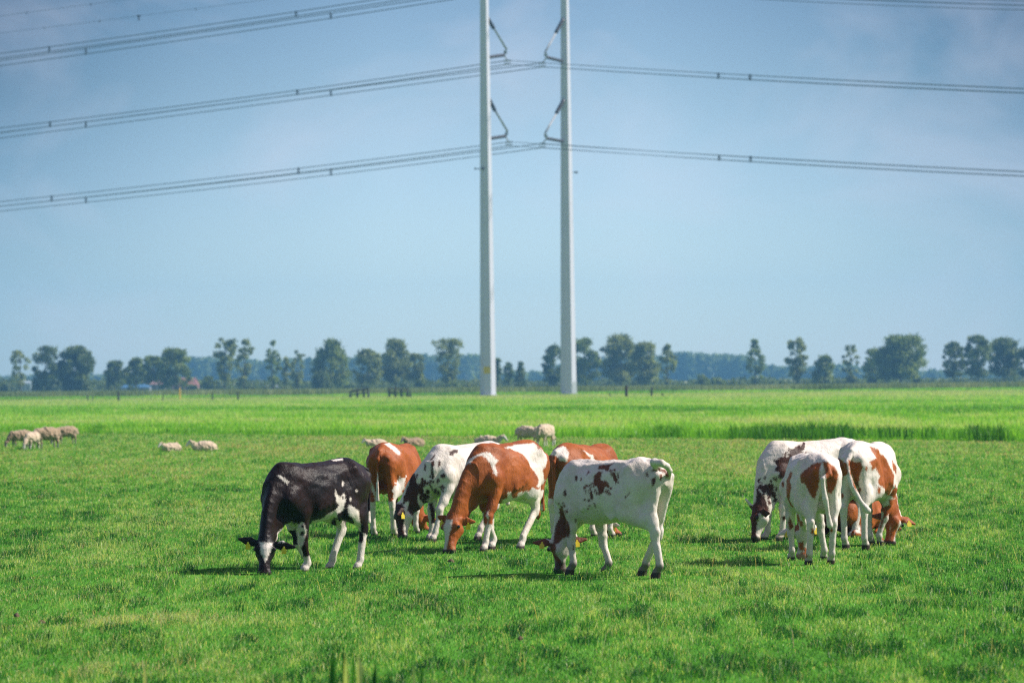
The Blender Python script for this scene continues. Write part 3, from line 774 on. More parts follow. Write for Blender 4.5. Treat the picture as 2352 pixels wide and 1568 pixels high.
near_reeds('reed_clump', 'upright green reed leaves close to the camera below the black cow', [(676, 672, 1548, 7, .0), (688, 690, 1540, 8, .0), (756, 762, 1500, 8, .0), (770, 766, 1490, 8, .3), (796, 790, 1490, 9, .0), (800, 794, 1500, 9, .85),
    (806, 812, 1478, 7, .35), (836, 822, 1494, 9, .88), (848, 828, 1508, 9, .9), (852, 862, 1520, 9, .0), (838, 836, 1530, 6, .3), (872, 862, 1512, 7, .5), (906, 892, 1530, 9, .0), (955, 950, 1520, 8, .85), (962, 968, 1530, 8, .05), (886, 880, 1540, 6, .4)], 22.0)
near_reeds('reed_clump', 'yellowed reed leaf with two green ones at the lower left edge', [(346, 332, 1520, 8, .93), (340, 330, 1545, 4, .6), (372, 380, 1535, 5, .1)], 22.5)
near_reeds('reed_clump', 'short pale reed leaves in the bottom left corner', [(132, 130, 1532, 6, .85), (150, 142, 1542, 6, .8), (168, 166, 1532, 5, .6), (172, 174, 1538, 5, .9), (160, 158, 1545, 5, .3)], 23.0)

# ---------------------------------------------------------------- pylon and lines
M_POLE = simple_mat('pylon_grey_paint', (.54, .56, .65), .5, .05, .25)
M_DARK = simple_mat('insulator_dark', (.022, .022, .028), .5, .2)
M_STEEL = simple_mat('galvanised_steel', (.30, .32, .34), .45, .1)
M_WIRE = simple_mat('conductor_alu', (.075, .09, .105), .6, .1)
M_SIGN = simple_mat('warning_yellow', (.62, .47, .03), .5, .06)
M_CONC = simple_mat('concrete', (.36, .35, .33), .8, .12)
TOPZ = 66.0
def pole(px, py, depth, label, clamps, extra):
    g = ground_at(px, depth); o = empty('pylon', g); tag(o, label, 'pylon', 'tapering steel poles of the power line')
    zs = np.linspace(-.2, TOPZ, 34); r0, r1 = 19.0 / FPX * depth, .60
    v, f = tube([(0, 0, z) for z in zs], [(r0 + (r1 - r0) * max(z, 0) / TOPZ) * 1.045 for z in zs], 8)
    ca, sa = math.cos(math.radians(22.5)), math.sin(math.radians(22.5)); v = [np.array([p[0] * ca - p[1] * sa, p[0] * sa + p[1] * ca, p[2]]) for p in v]
    mesh_obj('pole', v, f, M_POLE, o)
    v, f = tube([(0, 0, -.3), (0, 0, .12)], [r0 + .35] * 2, 40); mesh_obj('footing', v, f, M_CONC, o)
    for zz in (14.5, 29.5, 44.0):
        r = r0 + (r1 - r0) * zz / TOPZ
        v, f = tube([(0, 0, zz - .04), (0, 0, zz + .04)], [r * 1.045 + .015] * 2, 8); v = [np.array([p[0] * ca - p[1] * sa, p[0] * sa + p[1] * ca, p[2]]) for p in v]; mesh_obj('joint_ring', v, f, M_POLE, o)
    W = lambda p: np.array(p) - np.array(g)
    for (p0, p1, p2, q0, q1, c0, cl) in clamps:      # brace top, end of its dark part, knot ; post root, post end ; clamp
        ins = empty('insulator', (0, 0, 0)); ins.parent = o
        k = 11; pts = [p0 + (p1 - p0) * i / k for i in range(k + 1)]
        # dark part: a ribbed sleeve
        rr = [.24 if i % 2 else .33 for i in range(k + 1)]
        v, f = tube([W(p) for p in pts], rr, 10); mesh_obj('sleeve', v, f, M_DARK, ins, True)
        v, f = merge([tube([W(p1), W(p2)], [.11, .11], 8), tube([W(p1 + [.16, 0, 0]), W(p2 + [.16, 0, 0])], [.05, .05], 6)]); mesh_obj('tie_rod', v, f, M_STEEL, ins, True)
        k = 13; pts = [q0 + (q1 - q0) * i / k for i in range(k + 1)]
        v, f = tube([W(p) for p in pts], [.19 if i % 2 else .28 for i in range(k + 1)], 10); mesh_obj('post', v, f, M_DARK, ins, True)
        v, f = merge([tube([W(p2), W(q1), W(c0)], [.09, .13, .07], 8), box(W((p2 + q1) / 2), (.5, .2, .5)), tube([W(c0), W(cl)], [.07, .07], 8), box(W(c0), (.95, .3, .16)), box(W(cl), (.95, .3, .16)),
                      tube([W(c0 + [-.4, 0, 0]), W(cl + [-.4, 0, 0])], [.06, .06], 6), tube([W(c0 + [.4, 0, 0]), W(cl + [.4, 0, 0])], [.06, .06], 6)])
        mesh_obj('clamp', v, f, M_STEEL, ins)
    extra(o, g, r0, r1)
    return o
DL, DR = 642.0, 658.0
def pts_for(depth, lst):
    """picture points with a distance each -> world points"""
    return [[at(x, y, depth + dd) for x, y, dd in L] for L in lst]
dl, dr = 5.5, -6.5       # the arms reach towards each other along the line's cross axis
Lc = pts_for(DL, [[(1120, 42, .6), (1134, 66, 1.6), (1163, 114, dl), (1124, 131.5, .8), (1158, 127, dl), (1165.5, 139, dl), (1165.5, 148, dl)],
                  [(1124, 229, .6), (1137, 255, 1.6), (1165, 302, dl), (1128, 318, .8), (1161, 313, dl), (1169, 326, dl), (1169, 334.5, dl)],
                  [(1116, -146, .6), (1130, -122, 1.6), (1161, -75, dl), (1122, -57, .8), (1156, -61, dl), (1163, -49, dl), (1163, -40, dl)]])
Rc = pts_for(DR, [[(1293, 46, -1), (1276.5, 76, -2.2), (1251, 121, dr), (1291, 141, -1.1), (1256, 132, dr), (1245.7, 144.5, dr), (1245.7, 154, dr)],
                  [(1294, 231, -1), (1277.5, 261, -2.2), (1251, 307, dr), (1292, 325, -1.1), (1256, 318, dr), (1245.7, 329.5, dr), (1245.7, 339, dr)],
                  [(1291, -142, -1), (1275, -112, -2.2), (1250, -68, dr), (1289, -48, -1.1), (1255, -57, dr), (1245, -44, dr), (1245, -35, dr)]])
def extra_l(o, g, r0, r1):
    z = at(1113, 388, DL)[2]; r = r0 + (r1 - r0) * z / TOPZ
    v, f = merge([box((-r - .25, -.3, z), (1.1, .12, .14)), box((-r - .7, -.3, z + .02), (.3, .3, .22)), box((-r + .45, -r * .9, z), (.35, .4, .34))]); mesh_obj('bracket', v, f, M_DARK, o)
    z = at(1112, 849.5, DL)[2]; r = r0 + (r1 - r0) * z / TOPZ; V = []; Fc = []
    r = r * 1.045 * math.cos(math.radians(22.5)) + .03
    V = [(-.62, -r, z - .52), (.38, -r, z - .52), (.38, -r, z + .52), (-.62, -r, z + .52)]; Fc = [(0, 1, 2, 3)]
    s = mesh_obj('warning_sign', V, Fc, M_SIGN, o); md = s.modifiers.new('thick', 'SOLIDIFY'); md.thickness = .02
def extra_r(o, g, r0, r1):
    z = at(1320, 396, DR)[2]; r = r0 + (r1 - r0) * z / TOPZ
    v, f = merge([box((r + .2, -.1, z), (.9, .1, .12)), box((r + .6, -.1, z), (.4, .3, .26))]); mesh_obj('bracket', v, f, M_DARK, o)
    V = []; Fc = []
    rr = r0 * 1.045 * math.cos(math.radians(22.5)); cx, cy = math.cos(math.radians(-45)), math.sin(math.radians(-45))
    for i in range(7):
        q = (i - 3) * .19; hh = 1.6 * math.sqrt(max(0, 1 - ((i - 3) / 3.3) ** 2)) + .5
        V += [(cx * (rr + .02) - cy * q, cy * (rr + .02) + cx * q, .15), (cx * (rr - .01) - cy * q, cy * (rr - .01) + cx * q, hh)]
    for i in range(6): Fc.append((2 * i, 2 * i + 2, 2 * i + 3, 2 * i + 1))
    h = mesh_obj('hatch', V, Fc, simple_mat('hatch_grey', (.33, .37, .40), .5, .08), o); md = h.modifiers.new('thick', 'SOLIDIFY'); md.thickness = .03
pole(1121, 906, DL, 'pale grey tapering power pole with a small yellow warning sign low down', Lc, extra_l)
pole(1306, 904, DR, 'pale grey tapering power pole without a sign, dark arms pointing to its twin', Rc, extra_r)

def wire_path(keys, n=60):
    """keys: (col, row, depth) at left edge, middle, clamp -> smooth 3-d curve through them, run on past the frame"""
    P = [at(*k) for k in keys]; s = [0.0]
    for a, b in zip(P, P[1:]): s.append(s[-1] + np.linalg.norm((b - a)[:2]))
    co = [np.polyfit(s, [p[i] for p in P], min(2, len(P) - 1), w=[1] * (len(P) - 1) + [12]) for i in range(3)]
    return [np.array([np.polyval(c, t) for c in co]) for t in np.linspace(s[0], s[-1], n)], s, co
def line_thing(label, spans, spacers, group, gap=.40, pair=True, rad=.040, name='conductor_bundle'):
    o = empty(name, spans[0][0][0]); o.location.z = 0; tag(o, label, 'cable', group); b = np.array(o.location)
    for keys_u in spans:
        for (ku, off) in keys_u[1]:
            pts, s, co = wire_path(ku); 
            v, f = tube([p + off - b for p in pts], [rad] * len(pts), 6); mesh_obj('wire', v, f, M_WIRE, o, True)
    for (p, h) in spacers:
        v, f = merge([box((p - b) + np.array([0, 0, -h / 2]), (.16, .5, h + .25)), box((p - b) + np.array([0, 0, -h / 2]), (.55, .14, .12)), box((p - b), (.5, .2, .16)), box((p - b) + np.array([0, 0, -h]), (.5, .2, .16))]); mesh_obj('spacer', v, f, M_DARK, o)
    return o
def bundle(label, left, right, clampU, clampL, dleft, dmid, dright, dcl, spx):
    """left/right: rows of the upper and lower sub-wire at the key columns"""
    P0 = clampU
    spans = []; sp = []
    def col(rows, cols, ds, cl):
        ks = [(c, r, d) for c, r, d in zip(cols, rows, ds)]; x, y = project(cl); ks.append((x, y, cl[1])); return ks
    for rows_u, rows_l, cols, ds, sxs in ((left[0], left[1], (-220, 0, 680), dleft, spx[0]), (right[0], right[1], (2560, 2352, 1600), dright, spx[1])):
        ku = col(rows_u, cols, ds, clampU); kl = col(rows_l, cols, ds, clampL)
        dv = np.array([.2, .34, 0])
        spans.append([ [np.array(at(*ku[0]))], [(ku, dv * .0), (ku, dv * 1.0), (kl, dv * .0), (kl, dv * 1.0)] ])
        pu, _, _ = wire_path(ku, 800); pl, _, _ = wire_path(kl, 800)
        for sx in sxs:
            a = min(pu, key=lambda p: abs(project(p)[0] - sx)); c = min(pl, key=lambda p: abs(project(p)[0] - sx)); sp.append((a + dv * .5, a[2] - c[2]))
    return line_thing(label, spans, sp, 'conductor bundles of the power line')
# circuit on the near pole (L) and on the far pole (R); rows read off at columns -220 / 0 / 680 and 2560 / 2352 / 1600
dLl, dLr = (731, 719, 680), (585, 596, 624)
dRl, dRr = (746, 734, 696), (600, 611, 640)
bundle('middle wire bundle clamped to the arm of the pole with the yellow sign', ((322, 290, 210.5), (333, 301, 219)), ((213, 202, 167), (222.5, 211.5, 177)), Lc[0][5], Lc[0][6], dLl, 0, dLr, 0, ((114, 681), (1722,)))
bundle('middle wire bundle clamped to the arm of the pole without a sign', ((335, 303, 218.5), (347, 314.5, 231)), ((214, 203, 167.5), (223.5, 212.5, 178)), Rc[0][5], Rc[0][6], dRl, 0, dRr, 0, ((195, 758), (1648,)))
bundle('lowest wire bundle clamped to the arm of the pole with the yellow sign', ((487, 460.5, 389), (497, 471, 399)), ((404, 393, 354), (414, 403, 364)), Lc[1][5], Lc[1][6], dLl, 0, dLr, 0, ((117, 684), (1723,)))
bundle('lowest wire bundle clamped to the arm of the pole without a sign', ((497, 471.5, 401), (508, 482.5, 412.5)), ((405, 394, 355), (415, 404, 365)), Rc[1][5], Rc[1][6], dRl, 0, dRr, 0, ((195, 758), (1650,)))
bundle('topmost wire bundle ending above the frame, upper of the two on the left', ((155, 117.5, 30.5), (166, 128, 41)), ((8, 2, -26), (19, 13, -16)), Lc[2][5], Lc[2][6], dLl, 0, dLr, 0, ((112, 679), ()))
bundle('topmost wire bundle ending above the frame, lower of the two on the left', ((171, 136, 44), (183, 148, 56)), ((18, 11.5, -20), (28, 22, -9)), Rc[2][5], Rc[2][6], dRl, 0, dRr, 0, ((196, 758), ()))
# earth wires with bird markers
def earth(label, keys, marks):
    o = empty('earth_wire', at(*keys[0])); o.location.z = 0; tag(o, label, 'cable', 'earth wires above the conductors'); b = np.array(o.location)
    pts, s, co = wire_path(keys, 80); v, f = tube([p - b for p in pts], [.028] * len(pts), 6); mesh_obj('wire', v, f, M_WIRE, o, True)
    for mx, sz in marks:
        a = min(pts, key=lambda p: abs(project(p)[0] - mx)) - b
        v, f = merge([tube([a + [0, 0, .1], a + [0, 0, -.5 * sz]], [.05, .11 * sz], 6), box(a, (.35 * sz, .1, .2 * sz))]); mesh_obj('bird_marker', v, f, M_DARK, o)
earth('thin earth wire at the very top left, the higher of the two', [(-220, 68, 735), (0, 38, 722), (283, 0, 706), (560, -34, 692)], [(62, .6), (209, .6)])
earth('thin earth wire at the top left carrying a large dark bird marker', [(-220, 102, 750), (0, 77, 737), (317, 38, 719), (580, 2, 704), (800, -26, 692)], [(101, .6), (233, .6), (317, 1.5), (448, .6)])

# ---------------------------------------------------------------- fences and posts by the far bank
M_WOOD = simple_mat('weathered_wood', (.055, .058, .062), .85, .3, 3.0)
M_WOODR = simple_mat('dark_red_wood', (.06, .035, .03), .85, .3, 3.0)
M_YEL = simple_mat('yellow_marker', (.75, .42, .04), .5, .1)
def panel(label, x0, x1, ytop, ybot, posts, rails):
    d = on_ground((x0 + x1) / 2, ybot)[1]; g = ground_at((x0 + x1) / 2, d); o = empty('wooden_fence', g); tag(o, label, 'fence', 'short wooden fence sections before the pylon'); s = d / FPX
    H = (ybot - ytop) * s; gx_ = (x0 + x1) / 2
    for (px, lean, k) in posts:
        v, f = tube([((px - gx_) * s, 0, -.1), ((px - gx_ + lean) * s, 0, H * k)], [.15, .13], 8); mesh_obj('post', v, f, M_WOOD, o)
    for (a, za, b_, zb) in rails:
        v, f = tube([((a - gx_) * s, -.16, za * H), ((b_ - gx_) * s, -.16, zb * H)], [.085, .085], 6); mesh_obj('rail', v, f, M_WOOD, o)
panel('dark wooden fence section on the left, three rails sloping down at its left end', 801, 847, 891, 914, [(804, 2, .72), (821, 0, .95), (836, -1, 1.0), (846, 0, .9)], [(802, .62, 847, .92), (801, .28, 847, .50), (806, .75, 847, .95)])
panel('dark wooden fence section on the right, rails sloping down at its right end', 892, 944, 889, 913, [(894, 0, 1.0), (908, 0, .98), (922, 0, .9), (936, 0, .9), (942, 2, .5)], [(893, .88, 938, .80), (893, .56, 944, .48), (893, .42, 944, .20)])
def post(px, ytop, ybot, wpx, mat, label, name='fence_post'):
    d = on_ground(px, ybot)[1]; g = ground_at(px, d); s = d / FPX; H = (ybot - ytop) * s; r = wpx * s / 2
    v, f = tube([(0, 0, -.2), (0, 0, H * .5), (.02, 0, H * .97), (.02, 0, H)], [r * 1.05, r, r * .95, r * .7], 9)
    o = mesh_obj(name, v, f, mat, smooth=False, loc=g); tag(o, label, 'post', 'posts along the far bank')
post(1439, 885, 912, 6.5, M_WOODR, 'thick dark post to the right of the pylon')
post(1497, 889, 911, 5, M_WOOD, 'thinner grey post beside the thick dark one')
post(1401, 903, 911, 3.5, M_WOOD, 'short stump left of the thick dark post')
post(1522, 903, 911, 4, M_WOODR, 'short stump right of the thin grey post')
post(413, 890, 918, 3.2, M_YEL, 'slim yellow marker post in front of the red roof')
post(201, 907, 920, 3, M_WOOD, 'short dark post at the far left of the bank')
post(272, 898, 921, 5, M_WOOD, 'dark post in front of the blue barn')
post(374, 905, 921, 2.6, M_WOOD, 'slim dark post left of the yellow marker')
post(488, 900, 921, 3, M_WOOD, 'dark post right of the red roofs, the left one of a pair')
post(547, 899, 920, 4, M_WOOD, 'dark post right of the red roofs, the right one of a pair')
post(213, 908, 920, 2.4, M_WOOD, 'thin pale post next to the far left dark one')

# ---------------------------------------------------------------- trees
BARK = simple_mat('bark', (.055, .048, .04), .9, .3, 2.0)
LEAF = [leaf_mat('leaf_oak', (.045, .085, .024), (.27, .36, .075), .45), leaf_mat('leaf_willow', (.055, .095, .036), (.32, .38, .12), .46), leaf_mat('leaf_dark', (.028, .058, .02), (.18, .25, .06), .42)]
def leaf_quads(C, size, out_dir=None, flat=.3):
    n = len(C); a = rng.normal(0, 1, (n, 3)); a[:, 2] *= .8; a /= np.linalg.norm(a, axis=1)[:, None]
    b = np.cross(a, rng.normal(0, 1, (n, 3))); b /= np.linalg.norm(b, axis=1)[:, None] + 1e-9
    s = (size * rng.uniform(.6, 1.3, n))[:, None]
    return np.stack([C - a * s, C - b * s * .55, C + a * s, C + b * s * .55], 1).reshape(-1, 3)
def tree(px0, px1, ytop, shape, label, depth, mat=0, trunk=.16, dens=1.0, base_px=None, lean=0.0, gap=.25, low=.22):
    cx = base_px if base_px is not None else (px0 + px1) / 2
    g = ground_at(cx, depth); s = depth / FPX; H = at(cx, ytop, depth)[2]; Wd = (px1 - px0) * s; off = ((px0 + px1) / 2 - cx) * s
    o = empty('tree', g); tag(o, label, 'tree', 'trees standing along the far bank')
    # clumps
    cl = []; zl = H * low
    ncl = int((22 + Wd * 4.2) * (1.15 - gap) * (1.2 if shape != 'column' else .9))
    tries = 0
    while len(cl) < ncl and tries < 4000:
        tries += 1
        t = random.random(); z = zl + (H - zl) * t
        if shape == 'oak': prof = math.sqrt(max(0, 1 - ((t - .42) / .60) ** 2))
        elif shape == 'column': prof = .55 + .45 * math.sin(math.pi * min(1, t * 1.05)) - .5 * max(0, t - .8) / .2
        elif shape == 'bush': prof = math.sqrt(max(0, 1 - t ** 1.6))
        elif shape == 'vase': prof = .35 + .75 * t if t < .72 else 1.0 * math.sqrt(max(0, 1 - ((t - .72) / .29) ** 2))
        else: prof = math.sqrt(max(0, 1 - ((t - .55) / .56) ** 2))
        R = prof * Wd / 2; r = min(max(.6, Wd * random.uniform(.075, .18)), 2.0)
        a = random.uniform(0, 2 * math.pi); q = random.random() ** .38
        R = max(R - r * .55, .1)
        cl.append((math.cos(a) * R * q + off + lean * t * Wd, math.sin(a) * R * q, min(z, H - r * .75), r))
    xl = min(c[0] - c[3] * .85 for c in cl); xr = max(c[0] + c[3] * .85 for c in cl); zt = max(c[2] + c[3] * .7 for c in cl)
    cl = [((c[0] - (xl + xr) / 2) * Wd / (xr - xl) + off, c[1], zl * .6 + (c[2] - zl * .6) * (H - zl * .6) / (zt - zl * .6), c[3]) for c in cl]
    # trunk and limbs reaching for some of the clumps
    tr = max(.16, H * .0145 * (1 + Wd / H * .4)); kink = random.uniform(-.03, .03) * H
    tp = [(0, 0, -.3), (kink * .3, 0, H * .15), (kink + off * .2, 0, H * .38), (kink + off * .5 + lean * Wd * .4, 0, H * .62), (off + lean * Wd * .8, 0, H * .86)]
    parts = [tube(tp, [tr * 1.25, tr, tr * .75, tr * .45, tr * .12], 7)]
    for c in random.sample(cl, min(len(cl), 13)):
        zb = max(H * .16, min(c[2] - .3 * math.hypot(c[0], c[1]) - .6, H * .7)); i = min(3, max(1, int(zb / (H * .24)))); f_ = zb / H
        k0 = np.interp(f_, [p[2] / H for p in tp], [p[0] for p in tp])
        b0 = np.array([k0, 0, zb]); m_ = (b0 + np.array(c[:3])) / 2 + np.array([0, 0, -.25])
        parts.append(tube([b0, m_, np.array(c[:3])], [tr * .38, tr * .24, tr * .08], 5))
    v, f = merge(parts); mesh_obj('trunk', v, f, BARK, o, True)
    C = []; T = []
    for (x, y, z, r) in cl:
        n = int(60 * dens * (r / .9) ** 2 * (1 - gap)) + 18
        d = rng.normal(0, 1, (n, 3)); d /= np.linalg.norm(d, axis=1)[:, None]
        rad = r * rng.uniform(.2, 1.0, n) ** .5 * (1 + .55 * rng.normal(0, 1, n) * .5)
        C.append(np.array([x, y, z]) + d * rad[:, None] * np.array([1, 1, .8])); T.append(np.clip(rng.normal(.5, .2, n) + random.uniform(-.3, .3), 0, 1))
    C = np.concatenate(C); T = np.concatenate(T); C[:, 2] = np.maximum(C[:, 2], .4)
    Vq = leaf_quads(C, .36)
    cr = quads_obj('crown', Vq, np.arange(len(Vq)).reshape(-1, 4), LEAF[mat], o); float_attr(cr, 'tint', np.repeat(T, 4))
    return o
TD = 1150.0
TREES = [
 (24, 71, 804, 'oval', 1, dict(gap=.55, dens=.8), 'sparse see-through tree at the far left edge'),
 (76, 138, 795, 'oak', 2, dict(gap=.3), 'broad dark tree, left half of the big pair at the left'),
 (130, 215, 796, 'oak', 2, dict(gap=.1, low=.10, dens=1.2), 'widest dense dark tree, right half of the big pair at the left'),
 (242, 289, 829, 'oak', 2, dict(low=.3), 'small round dark tree before the left end of the blue barn'),
 (288, 334, 822, 'oak', 0, dict(low=.3), 'round tree in front of the blue barn roof'),
 (332, 376, 818, 'oak', 0, dict(low=.35), 'round tree between the blue barn and the red roofs'),
 (364, 440, 801, 'oak', 0, dict(low=.2), 'large domed tree above the red roofs'),
 (489, 545, 775, 'vase', 1, dict(gap=.3), 'tall vase shaped tree, left one of a leaning pair'),
 (534, 586, 778, 'vase', 1, dict(gap=.45, low=.15), 'tall loose tree, right one of a leaning pair'),
 (609, 647, 782, 'column', 0, dict(), 'slim upright tree with a ball shaped top'),
 (646, 668, 819, 'column', 1, dict(gap=.4), 'small thin tree right of the slim upright one'),
 (664, 702, 804, 'oval', 1, dict(gap=.55), 'pointed thin tree with sparse leaves'),
 (719, 802, 780, 'oak', 0, dict(gap=.35, low=.12), 'big round tree with gaps in its crown, left of the two wooden fences'),
 (813, 876, 801, 'oak', 1, dict(gap=.2, low=.25), 'flat crowned tree above the left wooden fence'),
 (872, 946, 779, 'oak', 1, dict(gap=.25, low=.22), 'tall domed tree above the right wooden fence'),
 (934, 973, 811, 'oak', 1, dict(low=.3), 'smaller tree leaning against the tall domed one'),
 (990, 1068, 778, 'vase', 1, dict(gap=.5, low=.2), 'open crowned tree left of the pole with the yellow sign'),
 (1132, 1154, 822, 'oval', 2, dict(gap=.4, low=.4), 'ragged dark tree half hidden by the pole with the yellow sign'),
 (1155, 1182, 832, 'oval', 2, dict(gap=.4, low=.3, lean=.12), 'little windswept tree between the two poles, the left one'),
 (1180, 1208, 830, 'bush', 2, dict(gap=.35, low=.15, lean=.1), 'little windswept tree between the two poles, the right one'),
 (1247, 1296, 793, 'oak', 2, dict(low=.2), 'dark tree just left of the pole without a sign'),
 (1308, 1380, 778, 'oak', 0, dict(gap=.35, low=.2), 'tall tree just right of the pole without a sign'),
 (1383, 1469, 769, 'oak', 1, dict(gap=.35, low=.2), 'tallest wide domed tree right of the poles'),
 (1449, 1516, 787, 'oak', 1, dict(gap=.2, low=.15), 'rounded tree touching the tallest dome on its right'),
 (1513, 1556, 791, 'column', 1, dict(low=.08), 'upright oblong tree at the left end of the blue wood'),
 (1713, 1758, 780, 'column', 0, dict(low=.1), 'slim column tree at the right end of the blue wood'),
 (1803, 1857, 776, 'oval', 1, dict(gap=.35, low=.18), 'tall oval tree standing alone above the right herd'),
 (1863, 1926, 816, 'bush', 0, dict(low=.08, dens=1.2), 'low triangular bushy tree above the right herd'),
 (1933, 1974, 792, 'oval', 1, dict(gap=.5, low=.15), 'slim sparse tree right of the triangular one'),
 (1984, 2036, 801, 'oak', 0, dict(low=.15, gap=.3), 'side tree at the left of the great oak'),
 (2010, 2128, 771, 'oak', 0, dict(low=.25, gap=.25), 'great broad oak, the widest crown on the right'),
 (2167, 2218, 785, 'oak', 2, dict(gap=.35, low=.25), 'loose dark tree, left one of the last three'),
 (2215, 2277, 771, 'oak', 2, dict(gap=.2, low=.28), 'tall dark tree, middle one of the last three'),
 (2270, 2346, 777, 'oak', 2, dict(gap=.2, low=.25), 'wide dark tree, right one of the last three'),
 (2340, 2396, 786, 'oak', 2, dict(gap=.3, low=.2), 'dark tree cut off by the right edge of the picture'),
]
for i, (x0, x1, yt, sh, mt, kw, lab) in enumerate(TREES):
    if sh == 'oak': x0, x1 = x0 - 4, x1 + 4
    kw['low'] = kw.get('low', .22) * .82
    tree(x0, x1, yt, sh, lab, TD + random.uniform(-20, 20), mat=mt, **kw)

def bush(px, wpx, ytop, depth, label, mat):
    g = ground_at(px, depth); s = depth / FPX; H = max(.8, at(px, ytop, depth)[2]); W_ = wpx * s
    o = empty('bush', g); tag(o, label, 'bush', 'bushes along the foot of the trees'); C = []
    for _ in range(int(5 + W_)):
        r = random.uniform(.25, .45) * H; c = np.array([random.uniform(-.5, .5) * (W_ - r), random.uniform(-.5, .5) * W_ * .6, random.uniform(.2, .75) * H])
        n = int(50 * r * r) + 22; d = rng.normal(0, 1, (n, 3)); d /= np.linalg.norm(d, axis=1)[:, None]; C.append(c + d * (r * rng.uniform(.3, 1, n) ** .5)[:, None])
    C = np.concatenate(C); C[:, 2] = np.clip(C[:, 2], .1, None); Vq = leaf_quads(C, .36)
    cr = quads_obj('foliage', Vq, np.arange(len(Vq)).reshape(-1, 4), LEAF[mat], o); float_attr(cr, 'tint', np.repeat(np.clip(rng.normal(.45, .2, len(C)), 0, 1), 4))
    v, f = tube([(0, 0, -.1), (.1, 0, H * .5)], [.12, .05], 5); mesh_obj('stem', v, f, BARK, o)
BUSHES = [(5, 30, 880, 'dark bush in the left edge below the sparse tree', 2), (88, 26, 884, 'low bush under the big dark pair', 2), (112, 20, 886, 'small bush between the trunks of the dark pair', 2), (255, 18, 886, 'small bush at the left end of the blue barn', 2),
 (307, 26, 886, 'bush before the blue barn wall', 2), (446, 24, 884, 'bush beside the right red roof', 0), (480, 22, 868, 'upright dark bush right of the red roofs', 2), (572, 34, 886, 'low bush beneath the loose leaning tree', 0), (660, 30, 887, 'low bush beneath the thin trees', 0),
 (744, 50, 850, 'tall dark bush left of the round gappy trunk', 2), (800, 22, 882, 'bush left of the left wooden fence', 0), (842, 22, 876, 'bush behind the left wooden fence', 2), (934, 26, 877, 'bush behind the right wooden fence', 2), (965, 40, 872, 'wide bush right of the right wooden fence', 2),
 (1036, 42, 874, 'bush around the foot of the open crowned tree', 0), (1078, 34, 880, 'bush between the open crowned tree and the pole', 1), (1132, 30, 876, 'dark bush at the right foot of the signed pole', 2), (1195, 34, 884, 'low bush under the windswept trees', 2), (1280, 28, 886, 'low bush left of the unsigned pole', 2),
 (1380, 46, 884, 'low bush below the gap before the tallest dome', 2), (1475, 40, 886, 'low bush below the rounded tree', 2), (1618, 26, 860, 'rounded bush in front of the blue wood, the left one', 0), (1650, 34, 865, 'wider bush in front of the blue wood, the right one', 0), (1676, 18, 876, 'smallest bush in front of the blue wood', 2),
 (1802, 26, 876, 'small bush left of the lone oval tree', 2), (1848, 34, 874, 'bush left of the triangular tree', 2), (1945, 46, 870, 'bush right of the triangular tree', 2), (1974, 16, 876, 'tiny dark bush under the slim sparse tree', 2), (2000, 26, 868, 'bush below the side tree of the great oak', 2),
 (2110, 24, 862, 'tall bush below the right end of the great oak', 2), (2172, 30, 872, 'bush below the last three trees, the left one', 2), (2246, 24, 874, 'bush below the last three trees, the middle one', 2), (2310, 60, 876, 'wide bush below the last three trees, the right one', 2)]
for b_ in BUSHES: bush(b_[0], b_[1], b_[2], TD - 20 + random.uniform(-15, 15), b_[3], b_[4])

# far woods: one mass of distant crowns
def mass(name, spans, depth, size, mat, dstep, seedz=0):
    C = []; T = []
    for (xa, xb, ya, yb) in spans:
        nn = int((xb - xa) / dstep)
        for i in range(nn):
            for lay in range(2):
                px = xa + (xb - xa) * (i + random.random()) / nn; yt = ya + (yb - ya) * (px - xa) / (xb - xa) + random.uniform(-3, 5) - (random.uniform(2, 7) if random.random() < .12 else 0); d = depth + lay * 25 + random.uniform(-12, 12)
                H = at(px, yt, d)[2]; g = ground_at(px, d); R = random.uniform(2.2, 4.2); n = int(60 + H * 5)
                dz = rng.random(n) ** .75; rad = R * np.sqrt(1 - np.clip((dz - .55) / .5, -1, 1) ** 2 * .85) * np.sqrt(rng.random(n)); a = rng.uniform(0, 2 * math.pi, n)
                C.append(np.stack([g[0] + np.cos(a) * rad, g[1] + np.sin(a) * rad, dz * H], 1)); T.append(np.clip(rng.normal(.45, .2, n) + random.uniform(-.2, .2), 0, 1))
    C = np.concatenate(C); Vq = leaf_quads(C, size); o = quads_obj(name, Vq, np.arange(len(Vq)).reshape(-1, 4), mat); float_attr(o, 'tint', np.repeat(np.concatenate(T), 4))
    tag(o, kind='stuff')
mass('far_woods', [(-120, 120, 868, 866), (120, 420, 866, 858), (340, 480, 822, 826), (430, 600, 824, 828), (600, 760, 830, 824), (760, 1000, 826, 820), (960, 1110, 822, 816), (1100, 1260, 858, 856), (1260, 1400, 838, 828), (1380, 1560, 826, 818), (1550, 1715, 812, 818), (1700, 1770, 818, 842), (1740, 1960, 846, 838), (1950, 2080, 842, 850), (2060, 2480, 854, 852)], 2600, 1.5, LEAF[0], 7)
mass('low_hedge', [(-120, 700, 873, 876), (700, 1300, 877, 875), (1300, 2480, 876, 870)], 1260, .6, LEAF[2], 9)

